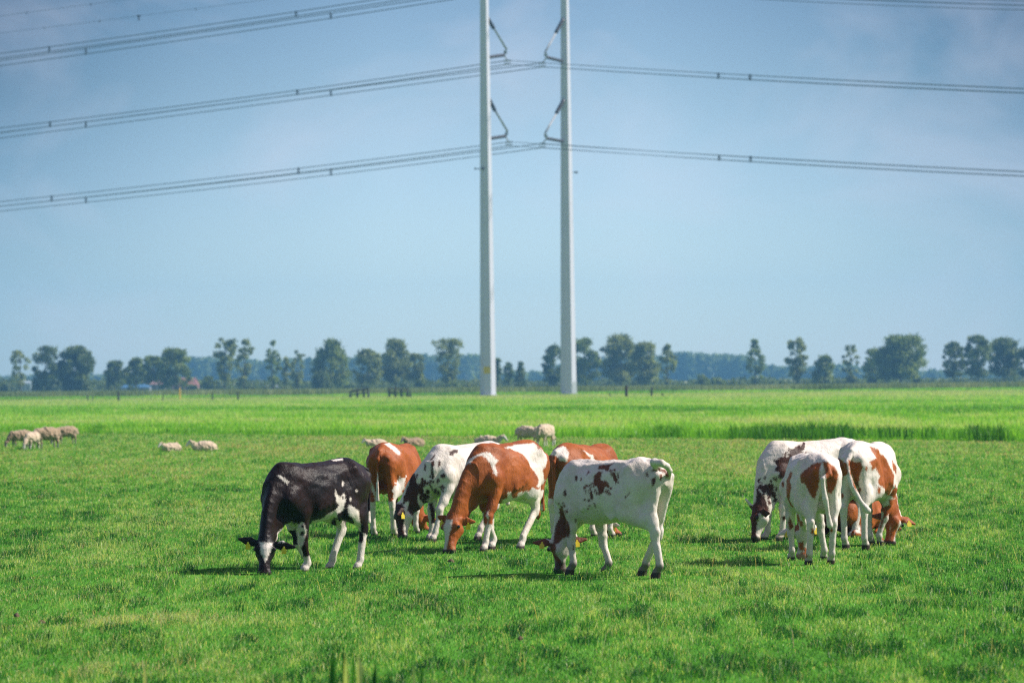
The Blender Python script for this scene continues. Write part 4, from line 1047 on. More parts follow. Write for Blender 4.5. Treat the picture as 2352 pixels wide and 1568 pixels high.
# ---------------------------------------------------------------- farm buildings behind the trees
M_BLUE = simple_mat('blue_sheet_roof', (.07, .19, .36), .5, .1, .6); M_RED = simple_mat('red_roof_tiles', (.30, .13, .115), .8, .15, .8); M_REDP = simple_mat('faded_roof_tiles', (.36, .21, .21), .8, .15, .8)
M_WALL = simple_mat('pale_wall', (.22, .24, .27), .8, .08, .6); M_PANE = simple_mat('window_dark', (.05, .06, .08), .2, .1); M_GLASSH = simple_mat('greenhouse_glass', (.33, .40, .46), .25, .06)
def house(px0, px1, yridge, yeave, depth, roofm, wallm, label, hip=.12, nwin=3, cat='house', name='farm_house'):
    c = (px0 + px1) / 2; g = ground_at(c, depth); s = depth / FPX; W_ = (px1 - px0) * s; zr, ze = at(c, yridge, depth)[2], max(.6, at(c, yeave, depth)[2]); D = min(W_ * .7, 11)
    o = empty(name, g); tag(o, label, cat, 'farm buildings behind the trees')
    v, f = box((0, 0, ze / 2), (W_ * .96, D * .94, ze)); mesh_obj('wall', v, f, wallm, o)
    h_ = W_ * hip; V = [(-W_ / 2, -D / 2, ze), (W_ / 2, -D / 2, ze), (W_ / 2, D / 2, ze), (-W_ / 2, D / 2, ze), (-W_ / 2 + h_, 0, zr), (W_ / 2 - h_, 0, zr)]
    r = mesh_obj('roof', V, [(0, 1, 5, 4), (2, 3, 4, 5), (1, 2, 5), (3, 0, 4), (3, 2, 1, 0)], roofm, o)
    for k in range(nwin):
        x = (k + .5 - nwin / 2) * W_ * .8 / nwin
        v, f = box((x, -D * .47 - .03, ze * .55), (min(1.1, W_ * .1), .08, ze * .45)); mesh_obj('window', v, f, M_PANE, o)
house(278, 347, 874, 889, 1215, M_BLUE, M_WALL, 'barn with a bright blue roof behind the left trees', .42, 2, 'barn', 'barn')
house(318, 382, 868, 882, 1250, M_REDP, M_WALL, 'house with a faded pinkish roof between tree trunks', .12, 4)
house(396, 457, 867, 884, 1240, M_RED, M_REDP, 'house with a bright red roof left of the upright dark bush', .14, 4)
house(48, 72, 874, 880, 1225, M_GLASSH, M_GLASSH, 'pale glass building behind the sparse left tree', .1, 2, 'greenhouse', 'greenhouse')
house(608, 640, 884, 888, 1260, M_GLASSH, M_WALL, 'low pale shed under the slim upright tree', .1, 2, 'shed', 'shed')

M_DUNG = simple_mat('dry_dung', (.10, .065, .038), .95, .35, 30.0, bump=.6)
def clod(px, py, wpx, h, label, cat, name):
    g = on_ground(px, py); s = wpx / FPX * g[1]; V = []; Fc = []; n = 14
    rows = [(1.0, 0), (.96, .45), (.72, .75), (.45, .86), (.22, 1.0)]
    for k, (r, z) in enumerate(rows):
        for i in range(n):
            a = 2 * math.pi * i / n; rr = s / 2 * r * (1 + .22 * math.sin(3 * a + px) + .13 * math.sin(5 * a + k)); V.append((rr * math.cos(a), rr * 1.2 * math.sin(a), .015 + h * z * (1 + .15 * math.sin(4 * a + k * 2))))
    for k in range(len(rows) - 1):
        for i in range(n): Fc.append((k * n + i, k * n + (i + 1) % n, (k + 1) * n + (i + 1) % n, (k + 1) * n + i))
    Fc.append(tuple((len(rows) - 1) * n + i for i in range(n)))
    z0 = float(ground_z(np.array([g[0]]), np.array([g[1]]))[0])
    tag(mesh_obj(name, V, Fc, M_DUNG, smooth=True, loc=(g[0], g[1], z0)), label, cat, 'dung pats on the pasture')
clod(1036, 1292, 15, .035, 'small brown dung pat just below the muzzle of the blaze faced heifer', 'dung', 'dung_pat')
clod(38, 1418, 12, .035, 'brown dung pat near the left edge of the pasture, the upper one', 'dung', 'dung_pat')
clod(96, 1434, 13, .03, 'brown dung pat near the left edge of the pasture, the lower one', 'dung', 'dung_pat')
clod(1736, 1402, 8, .03, 'little brown dung pat below the right group of cows', 'dung', 'dung_pat')
clod(1195, 1467, 11, .03, 'brown dung pat on the bare grass below the white heifer', 'dung', 'dung_pat')
# ---------------------------------------------------------------- the herd
WHITE = (.71, .635, .58); CHEST = (.36, .098, .022); CHEST2 = (.19, .046, .011); DKB = (.085, .028, .016); BLK = (.010, .0085, .0095)
C_BLACK = coat_mat('coat_black_white', WHITE, BLK, (.020, .008, .006), .40, 0.0, .13)
C_CHEST = coat_mat('coat_chestnut_white', WHITE, CHEST, CHEST2, .5)
C_DARK = coat_mat('coat_dark_brown_white', WHITE, DKB, (.028, .014, .011), .5)
C_MID = coat_mat('coat_brown_white', WHITE, (.19, .055, .022), (.055, .020, .013), .5)
mx = np.minimum; mn = np.maximum
def legs_white(zf, zh):
    def fn(c, f):
        V = c.V; z = V[:, 2]; fr = V[:, 0] > 0; nz = .06 * (fbm2(V[:, 0] * 9 + V[:, 1] * 7, z * 9, 4) - .5)
        notneck = (np.abs(V[:, 0]) < .80) & ~c.ishead()
        w_ = np.where(fr, z - zf, z - zh) + nz
        return np.where(notneck, np.minimum(f, np.clip(w_, -.09, .09)), f)
    return ('fun', fn)
def far_blobs(th=.56, sc=3.0, seed=3, amt=1.0):
    """patches on the flank turned away from the camera"""
    def fn(c, f):
        V = c.V; cam_l = c.dirl(EYE - c.o); away = (c.vn @ cam_l) < -.05
        g = (fbm2(V[:, 0] * sc + seed, V[:, 2] * sc + seed, seed) - th) * .5
        g = np.where(V[:, 2] < .55, -.09, g)
        return np.where(away & ~c.ishead(), np.clip(np.maximum(g, -.09), -.09, .09), f)
    return ('fun', fn)
def holes(zoom, poly, sc=26, th=.57, seed=5):
    """speckle: break a patch up with small islands"""
    def fn(c, f):
        V = c.V; g = (fbm2(V[:, 0] * sc + V[:, 1] * sc * .7, V[:, 2] * sc, seed) - th) * .10
        return np.where(f > 0, np.minimum(f, -g), f)
    return ('fun', fn)
def head_paint(kind, t0, t1, fmin=-9, smax=9, smin=-9):
    """paint part of the head: along poll->muzzle t0..t1, by side offset"""
    def fn(c, f):
        hd = c.head; V = c.V - hd['poll']; s = V @ hd['side']; fa = V @ hd['face']; t = c.tq
        nz = .05 * (fbm2(c.V[:, 0] * 22 + c.V[:, 1] * 9, c.V[:, 2] * 22, 6) - .5)
        d = np.minimum.reduce([(t - t0) * .45, (t1 - t) * .45, fa - fmin, smax - s, s - smin, .17 - c.hr]) + nz
        d = np.clip(d, -.09, .09)
        return np.maximum(f, d) if kind == 'd' else np.minimum(f, -d)
    return ('fun', fn)

def flecks(kind, zoom, x0, x1, y0, y1, n, r):
    return [(kind, zoom, ell(random.uniform(x0, x1), random.uniform(y0, y1), 1.45 * r * random.uniform(.5, 1.1), 1.45 * r * random.uniform(.7, 1.8), 7), .006) for _ in range(n)]
EARS = ('fun', lambda c, f: np.where((c.tq > -.55) & (c.tq < .32) & (np.abs((c.V - c.head['poll']) @ c.head['side']) > .12) & (c.hr < .36) & (c.V[:, 2] < .75), .06, f))
# 1 black and white heifer
c = Cow('black', 730, 1313, 229, .955)
c.build(c.px(609, 1239, -.82), c.px(607, 1322, -.98), c.dirl((.02, -1, .25)), dict(lf=('x', 703), rf=(.10, -.10), lh=('x', 822), rh=('x', 758)),
        tail=[(-.76, 0, 1.20), (-.84, .01, 1.17), (-.875, .01, 1.08), (-.87, .01, .9), (-.855, .02, .72), (-.84, .03, .56)],
        ears=[c.px(677, 1256, -.86), c.px(549.5, 1237, -.84)])
def black_legs(c, f):
    V = c.V; z = V[:, 2]; nz = .05 * (fbm2(V[:, 0] * 9, z * 9, 4) - .5); lo = np.abs(V[:, 0]) < .82
    hind = (V[:, 0] < -.1); rh = hind & (V[:, 1] < -.02)
    g = np.where(rh, z - .60, np.where(hind, z - .36, np.where(V[:, 1] > 0, z - .20, z - .32))) + nz
    return np.where(lo & ~c.ishead(), np.minimum(f, np.clip(g, -.09, .09)), f)
c.paint('d', [('fun', black_legs),
    ('w', Z1, [(460, 395), (490, 392), (570, 455), (555, 480), (520, 450)], .004),
    ('w', Z1, [(1008, 525), (1060, 600), (1100, 560), (1112, 640), (1090, 720), (1030, 765), (960, 850), (880, 890), (770, 880), (795, 818), (900, 800), (930, 770), (1000, 735), (1052, 680), (1020, 640)]),
    ('w', Z1, [(1140, 665), (1235, 730), (1250, 820), (1240, 890), (1205, 900), (1190, 830), (1150, 780), (1125, 730)]),
    ('w', Z1, [(1150, 850), (1255, 850), (1262, 940), (1320, 960), (1300, 1060), (1200, 1060), (1180, 950)]),
    ('d', Z1, ell(1245, 975, 45, 65), .01), ('d', Z1, ell(1160, 830, 26, 40), .01), ('d', Z1, ell(1275, 900, 20, 60), .01),
    ('w', Z1, [(622, 850), (700, 836), (742, 930), (720, 1000), (690, 1100), (655, 1080), (645, 960)]), ('d', Z1, ell(700, 880, 16, 18), .006), ('d', Z1, ell(695, 945, 20, 28), .006),
    ('w', Z1, [(600, 835), (640, 870), (620, 915), (500, 1035), (440, 1015), (480, 920)]),
    ('w', Z1, [(980, 243), (1080, 228), (1088, 246), (1000, 256)], .004), ('w', Z1, ell(1217, 540, 10, 10), .003), ('w', Z1, ell(1160, 620, 10, 16), .004), ('w', Z1, ell(1085, 470, 10, 26), .004),
    ('d', Z1, ell(1000, 850, 30, 36), .01), *flecks('d', Z1, 1060, 1120, 500, 620, 4, 12), *flecks('d', Z1, 1120, 1180, 700, 880, 3, 14),
    ('w', Z1, [(285, 1028), (412, 1040), (402, 1110), (375, 1160), (345, 1232), (325, 1190), (300, 1120)], .008), ('w', Z1, ell(332, 1345, 24, 18), .006),
    ('fun', lambda c, f: np.where((c.V[:, 0] < -.78) & (c.V[:, 2] < .68) & (c.V[:, 2] > .40), -.05, f))])
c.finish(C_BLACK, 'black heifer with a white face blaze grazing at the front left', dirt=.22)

# 2 chestnut one seen from behind
c = Cow('brown_rump', 909, 1229, 75, .975)
c.build(c.px(962, 1180, 1.0), c.px(976, 1219, 1.15), c.dirl((.45, .8, .1)), dict(lh=(-.55, .15), rh=(-.50, -.13), lf=(.45, .15), rf=(.52, -.15)),
        tail=[(-.77, .0, 1.19), (-.82, .01, 1.08), (-.815, .02, .92), (-.80, .02, .75), (-.79, .02, .52)], tailr=(.028, .013))
c.paint('d', [legs_white(.42, .50),
    ('w', Z1, [(1478, 92), (1520, 78), (1600, 130), (1642, 182), (1625, 205), (1560, 150)]),
    ('w', Z1, [(1355, 450), (1390, 500), (1430, 640), (1470, 680), (1480, 980), (1440, 980), (1400, 700)]),
    ('w', Z1, [(1500, 660), (1560, 640), (1570, 740), (1550, 990), (1480, 980), (1490, 800)]),
    ('w', Z1, [(1560, 560), (1600, 420), (1660, 400), (1700, 440), (1650, 560), (1600, 640), (1560, 650)], .05),
    ('fun', lambda c, f: np.where((c.V[:, 0] < -.80) & (c.V[:, 2] < .84 + .08 * np.sin(c.V[:, 1] * 150)), -.03, f))])
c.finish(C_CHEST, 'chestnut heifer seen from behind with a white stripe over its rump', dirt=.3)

# 3 white one with dark flecks behind the black and the chestnut-faced heifers
c = Cow('flecked', 1076, 1238, 231, .985)
c.build(c.px(921, 1164, -.62), c.px(926, 1236, -.72), c.dirl((-.92, -.5, .25)), dict(lf=('x', 997), rf=(.62, -.15), lh=('x', 1099), rh=(-.62, -.15)),
        ears=[c.px(913, 1182, -.85), None])
c.paint('w', [far_blobs(.58, 3.1, 7), head_paint('d', -.1, 1.2, fmin=.015),
    ('d', Z1, [(1740, 370), (1775, 380), (1800, 470), (1860, 540), (1890, 620), (1850, 600), (1810, 570), (1800, 640), (1840, 720), (1820, 760), (1750, 775), (1700, 720), (1715, 640), (1680, 650), (1640, 690), (1690, 540), (1720, 450)]),
    ('d', Z1, [(1548, 690), (1650, 690), (1680, 740), (1650, 800), (1660, 850), (1600, 960), (1560, 900), (1550, 800)]),
    ('d', Z1, ell(1872, 318, 12, 36), .006), ('d', Z1, [(1930, 260), (1955, 250), (1965, 290), (1940, 320), (1965, 420), (1940, 430), (1925, 370)], .008), ('d', Z1, ell(2008, 275, 13, 36), .006), ('d', Z1, ell(2046, 400, 30, 24), .014),
    ('d', Z1, ell(1848, 460, 18, 46), .008), ('d', Z1, [(1895, 450), (1912, 445), (1975, 565), (1965, 572)], .004), ('d', Z1, [(2005, 500), (2022, 492), (2052, 545), (2045, 562)], .004), ('d', Z1, ell(2000, 445, 14, 14), .006), ('d', Z1, ell(1945, 455, 18, 14), .008),
    ('d', Z1, ell(1795, 395, 9, 25), .005), ('d', Z1, [(1920, 245), (1965, 185), (1970, 200), (1935, 250)], .006), ('d', Z1, [(2105, 165), (2150, 140), (2190, 150), (2185, 178), (2150, 182), (2140, 202), (2108, 198)], .008), ('d', Z1, [(2315, 175), (2350, 165), (2400, 180), (2390, 215), (2320, 215)], .008),
    *flecks('d', Z1, 1800, 1900, 440, 660, 22, 14), *flecks('d', Z1, 1900, 2080, 380, 560, 10, 11),
    ('d', Z1, ell(1830, 520, 34, 44), .03), ('d', Z1, ell(1868, 590, 30, 40), .03),
    ('d', Z1, [(1905, 660), (1940, 648), (1968, 720), (1968, 840), (1935, 855), (1925, 760)], .01)])
c.finish(C_DARK, 'white heifer with small dark flecks grazing half behind the brown faced one', tags=(1,), dirt=.3)

# 4 chestnut with white blaze in the middle
c = Cow('blaze', 1167, 1261, 240, 1.03)
c.build(c.px(1040, 1187, -.85), c.px(1032, 1271, -1.0), c.dirl((-.50, -.85, .30)), dict(lf=('x', 1113), rf=('x', 1131), lh=('x', 1197), rh=('x', 1268)),
        ears=[c.px(1090, 1198, -.78), c.px(1007, 1186, -.75)])
c.paint('d', [legs_white(.34, .70),
    ('w', Z2, [(455, 245), (515, 190), (600, 145), (650, 148), (690, 175), (722, 210), (700, 250), (718, 335), (690, 325), (660, 230), (600, 170), (540, 190), (500, 235)]),
    ('w', Z2, [(780, 105), (900, 80), (1010, 65), (1040, 90), (1060, 120), (1115, 160), (1130, 210), (1092, 300), (1100, 400), (1060, 440), (1040, 430), (1060, 380), (1030, 300), (990, 270), (960, 200), (900, 145)]),
    ('w', Z2, [(950, 500), (1000, 440), (1060, 445), (1115, 375), (1150, 420), (1195, 640), (1190, 950), (1130, 930), (1060, 560), (990, 640), (940, 960), (860, 960), (870, 600), (745, 590), (760, 532), (800, 522), (805, 472), (832, 478), (850, 525), (880, 518), (890, 480), (920, 465)]),
    ('w', Z2, [(300, 700), (352, 698), (345, 760), (322, 830), (302, 950), (278, 980), (280, 850), (275, 760)], .006),
    ('w', Z2, [(620, 640), (650, 618), (640, 720), (600, 800), (580, 980), (700, 960), (650, 800), (645, 720)]), ('w', Z2, [(555, 650), (610, 640), (600, 700), (550, 700)])])
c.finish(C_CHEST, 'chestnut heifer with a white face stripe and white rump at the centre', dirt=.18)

# 5 brown and white, facing away to the right behind the big white one
c = Cow('behind', 1343, 1237, 60, .97)
c.build(c.px(1388, 1196, .75), c.px(1420, 1231, .85), c.dirl((.7, .55, .35)), dict(lh=(-.55, .15), rh=(-.57, -.15)),
        tail=[(-.77, 0, 1.19), (-.84, 0, 1.06), (-.845, 0, .9), (-.83, 0, .7), (-.82, 0, .5)])
c.paint('d', [legs_white(.45, .58),
    ('w', Z2, [(1095, 118), (1180, 100), (1280, 98), (1305, 140), (1300, 200), (1280, 230), (1240, 215), (1200, 180), (1130, 140)]),
    ('w', Z2, [(1420, 135), (1500, 165), (1535, 235), (1490, 235), (1480, 190)]),
    ('w', Z2, [(1225, 330), (1250, 300), (1315, 310), (1280, 400), (1240, 520), (1165, 570), (1190, 480), (1220, 460)]), ('w', Z2, ell(1308, 262, 10, 22), .005),
    ('w', Z2, [(1160, 540), (1240, 480), (1250, 700), (1180, 820)])])
c.finish(C_CHEST, 'red brown heifer mostly hidden behind the large white one', dirt=.25)

# 6 white with a few brown flecks at the front right of the middle
c = Cow('white', 1412, 1320, 136, .965)
c.build(c.px(1281, 1236, .52), c.px(1288, 1314, .50), c.dirl((-.55, .84, .0)), dict(lf=('x', 1313), rf=('x', 1394), lh=('x', 1508), rh=('x', 1477)),
        tail=[c.px(1503, 1062, -.80), c.px(1519, 1063, -.85), c.px(1532, 1070, -.78), c.px(1538, 1081, -.65), c.px(1536, 1096, -.5), c.px(1529, 1118, -.45)],
        ears=[c.px(1226, 1246, .52), c.px(1347, 1238, .60)], tailr=(.045, .022))
c.paint('w', [far_blobs(.60, 3.0, 17), EARS,
    ('d', Z8, [(660, 30), (750, 18), (830, 8), (862, -6), (800, 60), (780, 110), (740, 90), (650, 80)]),
    ('d', Z8, [(590, 180), (640, 110), (700, 110), (680, 220), (720, 240), (740, 225), (790, 262), (800, 340), (740, 330), (715, 400), (650, 408), (630, 310), (590, 280)], .022),
    ('d', Z8, [(810, 150), (850, 90), (875, 130), (905, 230), (880, 262), (845, 210)], .03),
    ('d', Z8, ell(360, 205, 22, 44), .006), ('d', Z8, ell(425, 212, 14, 22), .005), ('d', Z8, [(490, 160), (520, 98), (540, 120), (505, 150)], .006), ('d', Z8, ell(210, 392, 22, 46), .006), ('d', Z8, ell(495, 302, 24, 22), .012), ('d', Z8, ell(464, 332, 12, 30), .006),
    ('d', Z8, [(505, 380), (555, 350), (580, 420), (572, 480), (545, 450)], .03), ('d', Z8, [(585, 530), (600, 525), (625, 590), (612, 595)], .008), ('d', Z8, ell(1295, 150, 16, 30), .006), ('d', Z8, ell(1390, 98, 38, 14), .01), ('d', Z8, [(1350, 212), (1420, 172), (1402, 262), (1362, 312)], .012), ('d', Z8, ell(1475, 180, 20, 50), .01),
    *flecks('d', Z8, 580, 820, 230, 430, 26, 12), *flecks('d', Z8, 800, 920, 90, 280, 10, 11), *flecks('d', Z8, 470, 600, 270, 600, 16, 10), *flecks('d', Z8, 120, 240, 530, 720, 12, 12),
    ('d', Z8, [(140, 600), (185, 560), (210, 700), (268, 780), (285, 900), (270, 960), (190, 1000), (130, 1050), (60, 1070), (60, 950), (100, 800), (140, 690)]),
    ('d', Z8, [(10, 1050), (95, 1060), (90, 1200), (150, 1270), (192, 1340), (180, 1450), (120, 1460), (80, 1280), (10, 1150)], .008),
    ('d', Z8, [(1430, 72), (1500, 78), (1565, 110), (1592, 180), (1555, 190), (1530, 140), (1470, 108)], .008), ('d', Z8, ell(350, 755, 11, 25), .005), ('d', Z8, ell(320, 1120, 9, 42), .004), ('d', Z8, [(1000, 460), (1060, 380), (1065, 400), (1010, 468)], .012)])
c.finish(C_MID, 'large white heifer with brown flecks on its side and raised tail', dirt=.26, horn_cuff=.16)

# 7 rear of the right group: white with dark saddle
c = Cow('saddle', 1870, 1238, 210, 1.0)
c.build(c.px(1741, 1170, -.55), c.px(1735, 1239, -.62), c.dirl((-.97, -.22, .2)), dict(lf=('x', 1793), rf=(.66, -.14), lh=(-.5, .15), rh=(-.7, -.15)),
        ears=[None, c.px(1713, 1146, -.50)])
c.paint('w', [far_blobs(.57, 3.0, 23), EARS, head_paint('d', -.1, 1.2, fmin=.01),
    ('d', Z3, [(600, 290), (680, 240), (700, 180), (760, 140), (920, 98), (935, 125), (880, 190), (850, 260), (800, 330), (760, 380), (690, 465), (645, 460), (660, 390), (610, 370)], .035), ('w', Z3, [(725, 190), (755, 175), (748, 225), (722, 235)], .02), *flecks('d', Z3, 640, 860, 200, 470, 16, 10), *flecks('d', Z3, 430, 620, 460, 720, 26, 12),
    ('d', Z3, [(430, 450), (455, 545), (520, 500), (590, 520), (600, 600), (612, 695), (565, 690), (520, 620), (455, 590)], .06),
    ('d', Z3, [(400, 700), (420, 540), (520, 700), (550, 800), (500, 822), (440, 815), (360, 860), (370, 760)]),
    ('d', Z3, [(300, 860), (400, 850), (380, 950), (412, 1040), (415, 1100), (340, 1100), (310, 950)], .012),
    ('d', Z3, ell(500, 450, 13, 20), .006), ('d', Z3, ell(640, 880, 16, 36), .008), ('d', Z3, ell(625, 770, 18, 26), .02), ('d', Z3, ell(928, 208, 16, 24), .008), ('d', Z3, [(1275, 195), (1320, 150), (1375, 138), (1370, 180), (1300, 220)], .01), ('d', Z3, [(680, 860), (720, 830), (720, 880), (690, 910)], .008)])
c.finish(C_DARK, 'white heifer with a dark brown saddle at the back of the right group', tags=(), dirt=.25)

# 8 small one seen from behind
c = Cow('small', 1866, 1290, 98, .955)
c.build(c.px(1846, 1204, 1.25), c.px(1843, 1280, 1.15), c.dirl((-.1, 1, .0)), dict(lh=('y', 1858), rh=('y', 1909), lf=('y', 1818), rf=('y', 1893)),
        tail=[(-.775, -.02, 1.19), (-.85, -.03, 1.06), c.px(1889, 1100, -.85), c.px(1895, 1145, -.82), c.px(1902, 1185, -.78), c.px(1906, 1205, -.76)], tailr=(.036, .024),
        ears=[c.px(1789, 1227, 1.2), c.px(1885, 1214, 1.25)])
c.paint('w', [('d', Z3, [(870, 420), (960, 335), (1050, 285), (1088, 300), (1075, 430), (1060, 560), (1020, 685), (960, 600), (910, 510), (880, 512)], .012), ('d', Z3, [(1100, 285), (1150, 285), (1230, 338), (1270, 420), (1245, 540), (1195, 618), (1150, 600), (1130, 400)], .012),
    ('d', Z3, [(725, 480), (775, 375), (792, 395), (760, 480), (780, 560), (762, 680), (805, 765), (770, 745), (725, 640)]),
    ('d', Z3, [(765, 860), (830, 850), (848, 930), (800, 965)], .01), ('d', Z3, ell(880, 930, 20, 34), .01), ('d', Z3, ell(690, 520, 16, 30), .01), ('d', Z3, ell(995, 1010, 18, 36), .01), ('d', Z3, ell(1195, 1000, 18, 24), .006),
    head_paint('d', .72, 1.0, smax=.0), head_paint('d', -.1, .25, smin=.05), ('d', Z3, [(845, 1130), (900, 1110), (910, 1210), (860, 1200)], .01), ('d', Z3, ell(905, 1262, 40, 50), .01)])
c.finish(C_CHEST, 'small white heifer seen from behind with two chestnut rump patches', dirt=.3, pink_nose=True)

# 9 right one seen from behind, turned right
c = Cow('right', 1996, 1254, 70, 1.0)
c.build(c.px(2056, 1181, .70), c.px(2042, 1250, .55), c.dirl((.35, .9, .0)), dict(lh=('y', 1942), rh=('y', 1988), lf=('y', 2000), rf=('y', 2021)),
        tail=[(-.775, .0, 1.19), c.px(1944, 1064, -.82), c.px(1948, 1085, -.84), c.px(1958, 1118, -.84), c.px(1975, 1150, -.82), c.px(1993, 1172, -.80)], tailr=(.036, .026),
        ears=[None, c.px(2101, 1203, .65)])
c.paint('w', [('d', Z3, [(1210, 260), (1290, 238), (1320, 290), (1360, 300), (1372, 420), (1322, 440), (1302, 520), (1270, 565), (1210, 400)]), ('d', Z3, [(1368, 258), (1430, 290), (1500, 288), (1522, 350), (1492, 420), (1480, 530), (1500, 600), (1445, 520), (1400, 400), (1370, 320)], .012),
    ('d', Z3, [(1595, 130), (1680, 145), (1760, 250), (1800, 330), (1850, 430), (1840, 530), (1770, 660), (1740, 560), (1690, 520), (1680, 480), (1700, 430), (1660, 350), (1620, 380), (1590, 280), (1660, 250)]),
    ('d', Z3, [(1825, 255), (1872, 330), (1872, 420), (1840, 380)]), ('d', Z3, [(1795, 645), (1860, 520), (1905, 560), (1945, 600), (1885, 680)]),
    ('d', Z3, [(1740, 750), (1802, 740), (1790, 840), (1740, 880), (1715, 990), (1690, 960), (1730, 850)]), head_paint('d', -.2, 1.0, smin=-.01), ('d', Z3, [(1800, 680), (1890, 660), (1910, 850), (1890, 1000), (1830, 1150), (1800, 1130), (1810, 950), (1790, 850)], .008),
    ('d', Z3, ell(1560, 360, 12, 25), .006), ('d', Z3, ell(1690, 580, 18, 38), .01), ('d', Z3, ell(1490, 580, 18, 25), .01), ('d', Z3, ell(1305, 640, 22, 30), .02),
    ('fun', lambda c, f: np.where((c.tq > -.2) & (c.tq < .25) & (c.hr > .10) & (c.hr < .36) & (c.V[:, 2] > .2), .05, f))])
c.finish(C_CHEST, 'white and chestnut heifer seen from behind at the right, head to the right', tags=(-1,), dirt=.26)

# 10 lying down behind number 9
c = Cow('lying', 1950, 1240, 58, .86, depth=56.2)
c.build((.98, -.12, .34), (1.22, -.22, .06), (.55, -.15, .8), lying=True, tail=[(-.78, 0, .67), (-.86, 0, .5), (-.9, .05, .25), (-.85, .12, .06), (-.75, .2, .03)])
c.paint('d', [('w', Z3, [(1385, 1045), (1440, 985), (1490, 935), (1505, 1040), (1440, 1015)]), ('w', Z3, ell(1560, 1080, 30, 30)), head_paint('w', .3, 1.0, fmin=.05, smax=.03, smin=-.03)])
c.finish(C_CHEST, 'chestnut heifer lying on the grass behind the legs of the right one', tags=(-1,), dirt=.2)

# ---------------------------------------------------------------- sheep
def wool_mat(name, col, face):
    m, nt, out = new_mat(name); tc = N(nt, 'TexCoord'); ob = tc.outputs['Object']
    A = N(nt, 'Attribute'); A.attribute_name = 'bare'
    nz = noise_n(nt, 22, 4, .7, ob); big = noise_n(nt, 4, 2, .5, ob)
    c = ramp(nt, [(.3, tuple(x * .72 for x in col)), (.65, col)], math_n(nt, 'ADD', math_n(nt, 'MULTIPLY', nz, .5), math_n(nt, 'MULTIPLY', big, .5)))
    c = mixc(nt, A.outputs['Fac'], c.outputs[0], face)
    b = N(nt, 'BsdfPrincipled'); b.inputs['Roughness'].default_value = .95; b.inputs['Sheen Weight'].default_value = .25; nt.links.new(c, b.inputs['Base Color'])
    bp = N(nt, 'Bump'); bp.inputs['Strength'].default_value = .6; bp.inputs['Distance'].default_value = .03; nt.links.new(nz, bp.inputs['Height']); nt.links.new(bp.outputs[0], b.inputs['Normal'])
    nt.links.new(b.outputs[0], out.inputs[0]); return m
W_GREY = wool_mat('wool_grey_face', (.36, .255, .16), (.16, .15, .14)); W_PALE = wool_mat('wool_pale_face', (.62, .48, .34), (.60, .55, .49))
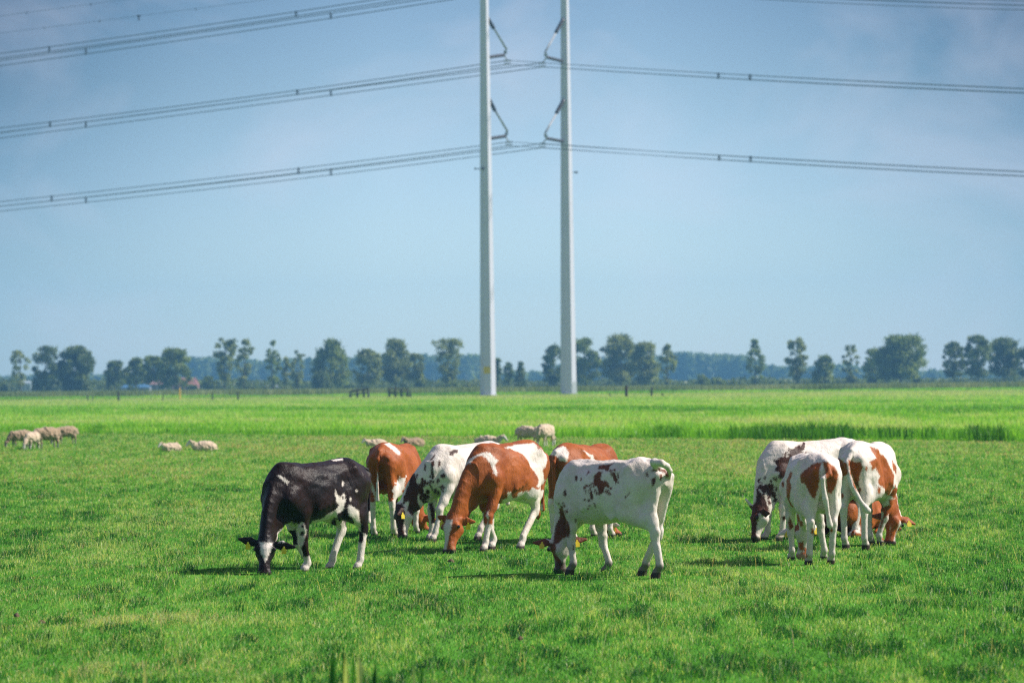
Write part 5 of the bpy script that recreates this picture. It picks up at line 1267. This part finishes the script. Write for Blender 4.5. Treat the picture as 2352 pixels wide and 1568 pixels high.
def sheep(px, py, heading, pose, mat, label, s=1.0):
    g = on_ground(px, py); B = Body((-.72, -.34, -.02), (.95, .34, .95), .021); zs = .05 if pose != 'lying' else -.29
    B.torso([(-.55, .53 + zs, .40 + zs, .06), (-.48, .64 + zs, .34 + zs, .15), (-.32, .715 + zs, .28 + zs, .215), (-.05, .73 + zs, .26 + zs, .24), (.20, .70 + zs, .28 + zs, .21), (.40, .64 + zs, .34 + zs, .15), (.50, .56 + zs, .42 + zs, .08)], k=.03)
    if pose == 'lying': hp, hm = (.62, .03, .42), (.78, .04, .26)
    elif pose == 'graze': hp, hm = (.70, .02, .26), (.76, .03, .04)
    else: hp, hm = (.66, .05, .60), (.82, .10, .48)
    hp, hm = np.array(hp), np.array(hm)
    B.ecap((.38, 0, .54 + zs), hp, .12, .15, .065, .075, k=.05)
    B.ecap(hp, hp + (hm - hp) * .5, .058, .065, .05, .055, k=.02); B.ecap(hp + (hm - hp) * .5, hm, .048, .052, .036, .036, k=.02)
    for sd in (-1, 1):
        B.ecap(hp + (0, sd * .05, .01), hp + (-.03, sd * .15, 0), .02, .03, .012, .018, k=.01)
        if pose != 'lying':
            for x in (.32, -.36):
                B.ecap((x, sd * .11, .40), (x - .02, sd * .11, .24), .05, .07, .032, .04, k=.03); B.ecap((x - .02, sd * .11, .26), (x + (.0 if x > 0 else -.03), sd * .11, .0), .024, .028, .022, .026, k=.015)
    B.ecap((-.53, 0, .60 + zs), (-.60, 0, .36 + zs), .03, .03, .025, .025, k=.03)
    V, Q = B.mesh(); a, b = V[Q[:, 2]] - V[Q[:, 0]], V[Q[:, 3]] - V[Q[:, 1]]; fn = np.cross(a, b); vn = np.zeros_like(V)
    for j in range(4): np.add.at(vn, Q[:, j], fn)
    vn /= np.linalg.norm(vn, axis=1)[:, None] + 1e-9
    t = (V - hp) @ nrm(hm - hp); bare = np.clip((t + .0) / .04, 0, 1) * (np.linalg.norm(V - (hp + hm) / 2, axis=1) < .24)
    if pose != 'lying': bare = np.maximum(bare, np.clip((.22 - V[:, 2]) / .04, 0, 1) * (V[:, 0] < .5))
    sd = int(px)
    lump = (noise2(V[:, 0] * 9 + sd, V[:, 2] * 11 + V[:, 1] * 7, 9) - .5) * .055 + (noise2(V[:, 0] * 26, V[:, 2] * 26 + V[:, 1] * 20 + sd, 10) - .5) * .035
    V = V + vn * (lump * (1 - bare))[:, None]
    o = quads_obj('sheep', V, Q, mat, smooth=True); float_attr(o, 'bare', bare)
    o.location = (g[0], g[1], 0); o.rotation_euler = (0, 0, math.radians(heading)); o.scale = (s,) * 3
    tag(o, label, 'sheep', 'sheep in the field behind the cows')
sheep(48, 1029, 214, 'graze', W_GREY, 'leftmost brownish sheep grazing with its head down', .80)
sheep(74, 1033, 246, 'graze', W_PALE, 'paler sheep in the left flock turned towards the camera', .76)
sheep(108, 1031, 222, 'graze', W_GREY, 'largest sheep of the left flock, seen from its side', .95)
sheep(152, 1020, 216, 'graze', W_GREY, 'rightmost sheep of the left flock standing apart', .84)
sheep(393, 1038, 222, 'lying', W_PALE, 'small pale sheep lying left of another lying sheep', .66)
sheep(468, 1037, 206, 'lying', W_PALE, 'large pale sheep lying to the right of a smaller one', .76)
sheep(864, 1028, 206, 'lying', W_PALE, 'pale sheep lying just left of the chestnut rump', .66)
sheep(951, 1027, 220, 'lying', W_GREY, 'sheep with a dark head lying right of the chestnut rump', .72)
sheep(1121, 1027, -26, 'lying', W_PALE, 'sheep lying behind the flecked cow with its head to the right', .85)
sheep(1214, 1025, -28, 'stand', W_PALE, 'standing sheep in the middle facing right', .86)
sheep(1254, 1026, 66, 'graze', W_PALE, 'standing sheep in the middle seen from behind', .94)
SC.render.engine = 'CYCLES'
SC.cycles.max_bounces = 7; SC.cycles.diffuse_bounces = 3; SC.cycles.glossy_bounces = 2; SC.cycles.transmission_bounces = 4; SC.cycles.volume_bounces = 0; SC.cycles.transparent_max_bounces = 4
SC.cycles.use_denoising = False; SC.cycles.pixel_filter_type = 'BLACKMAN_HARRIS'; SC.cycles.filter_width = 1.25
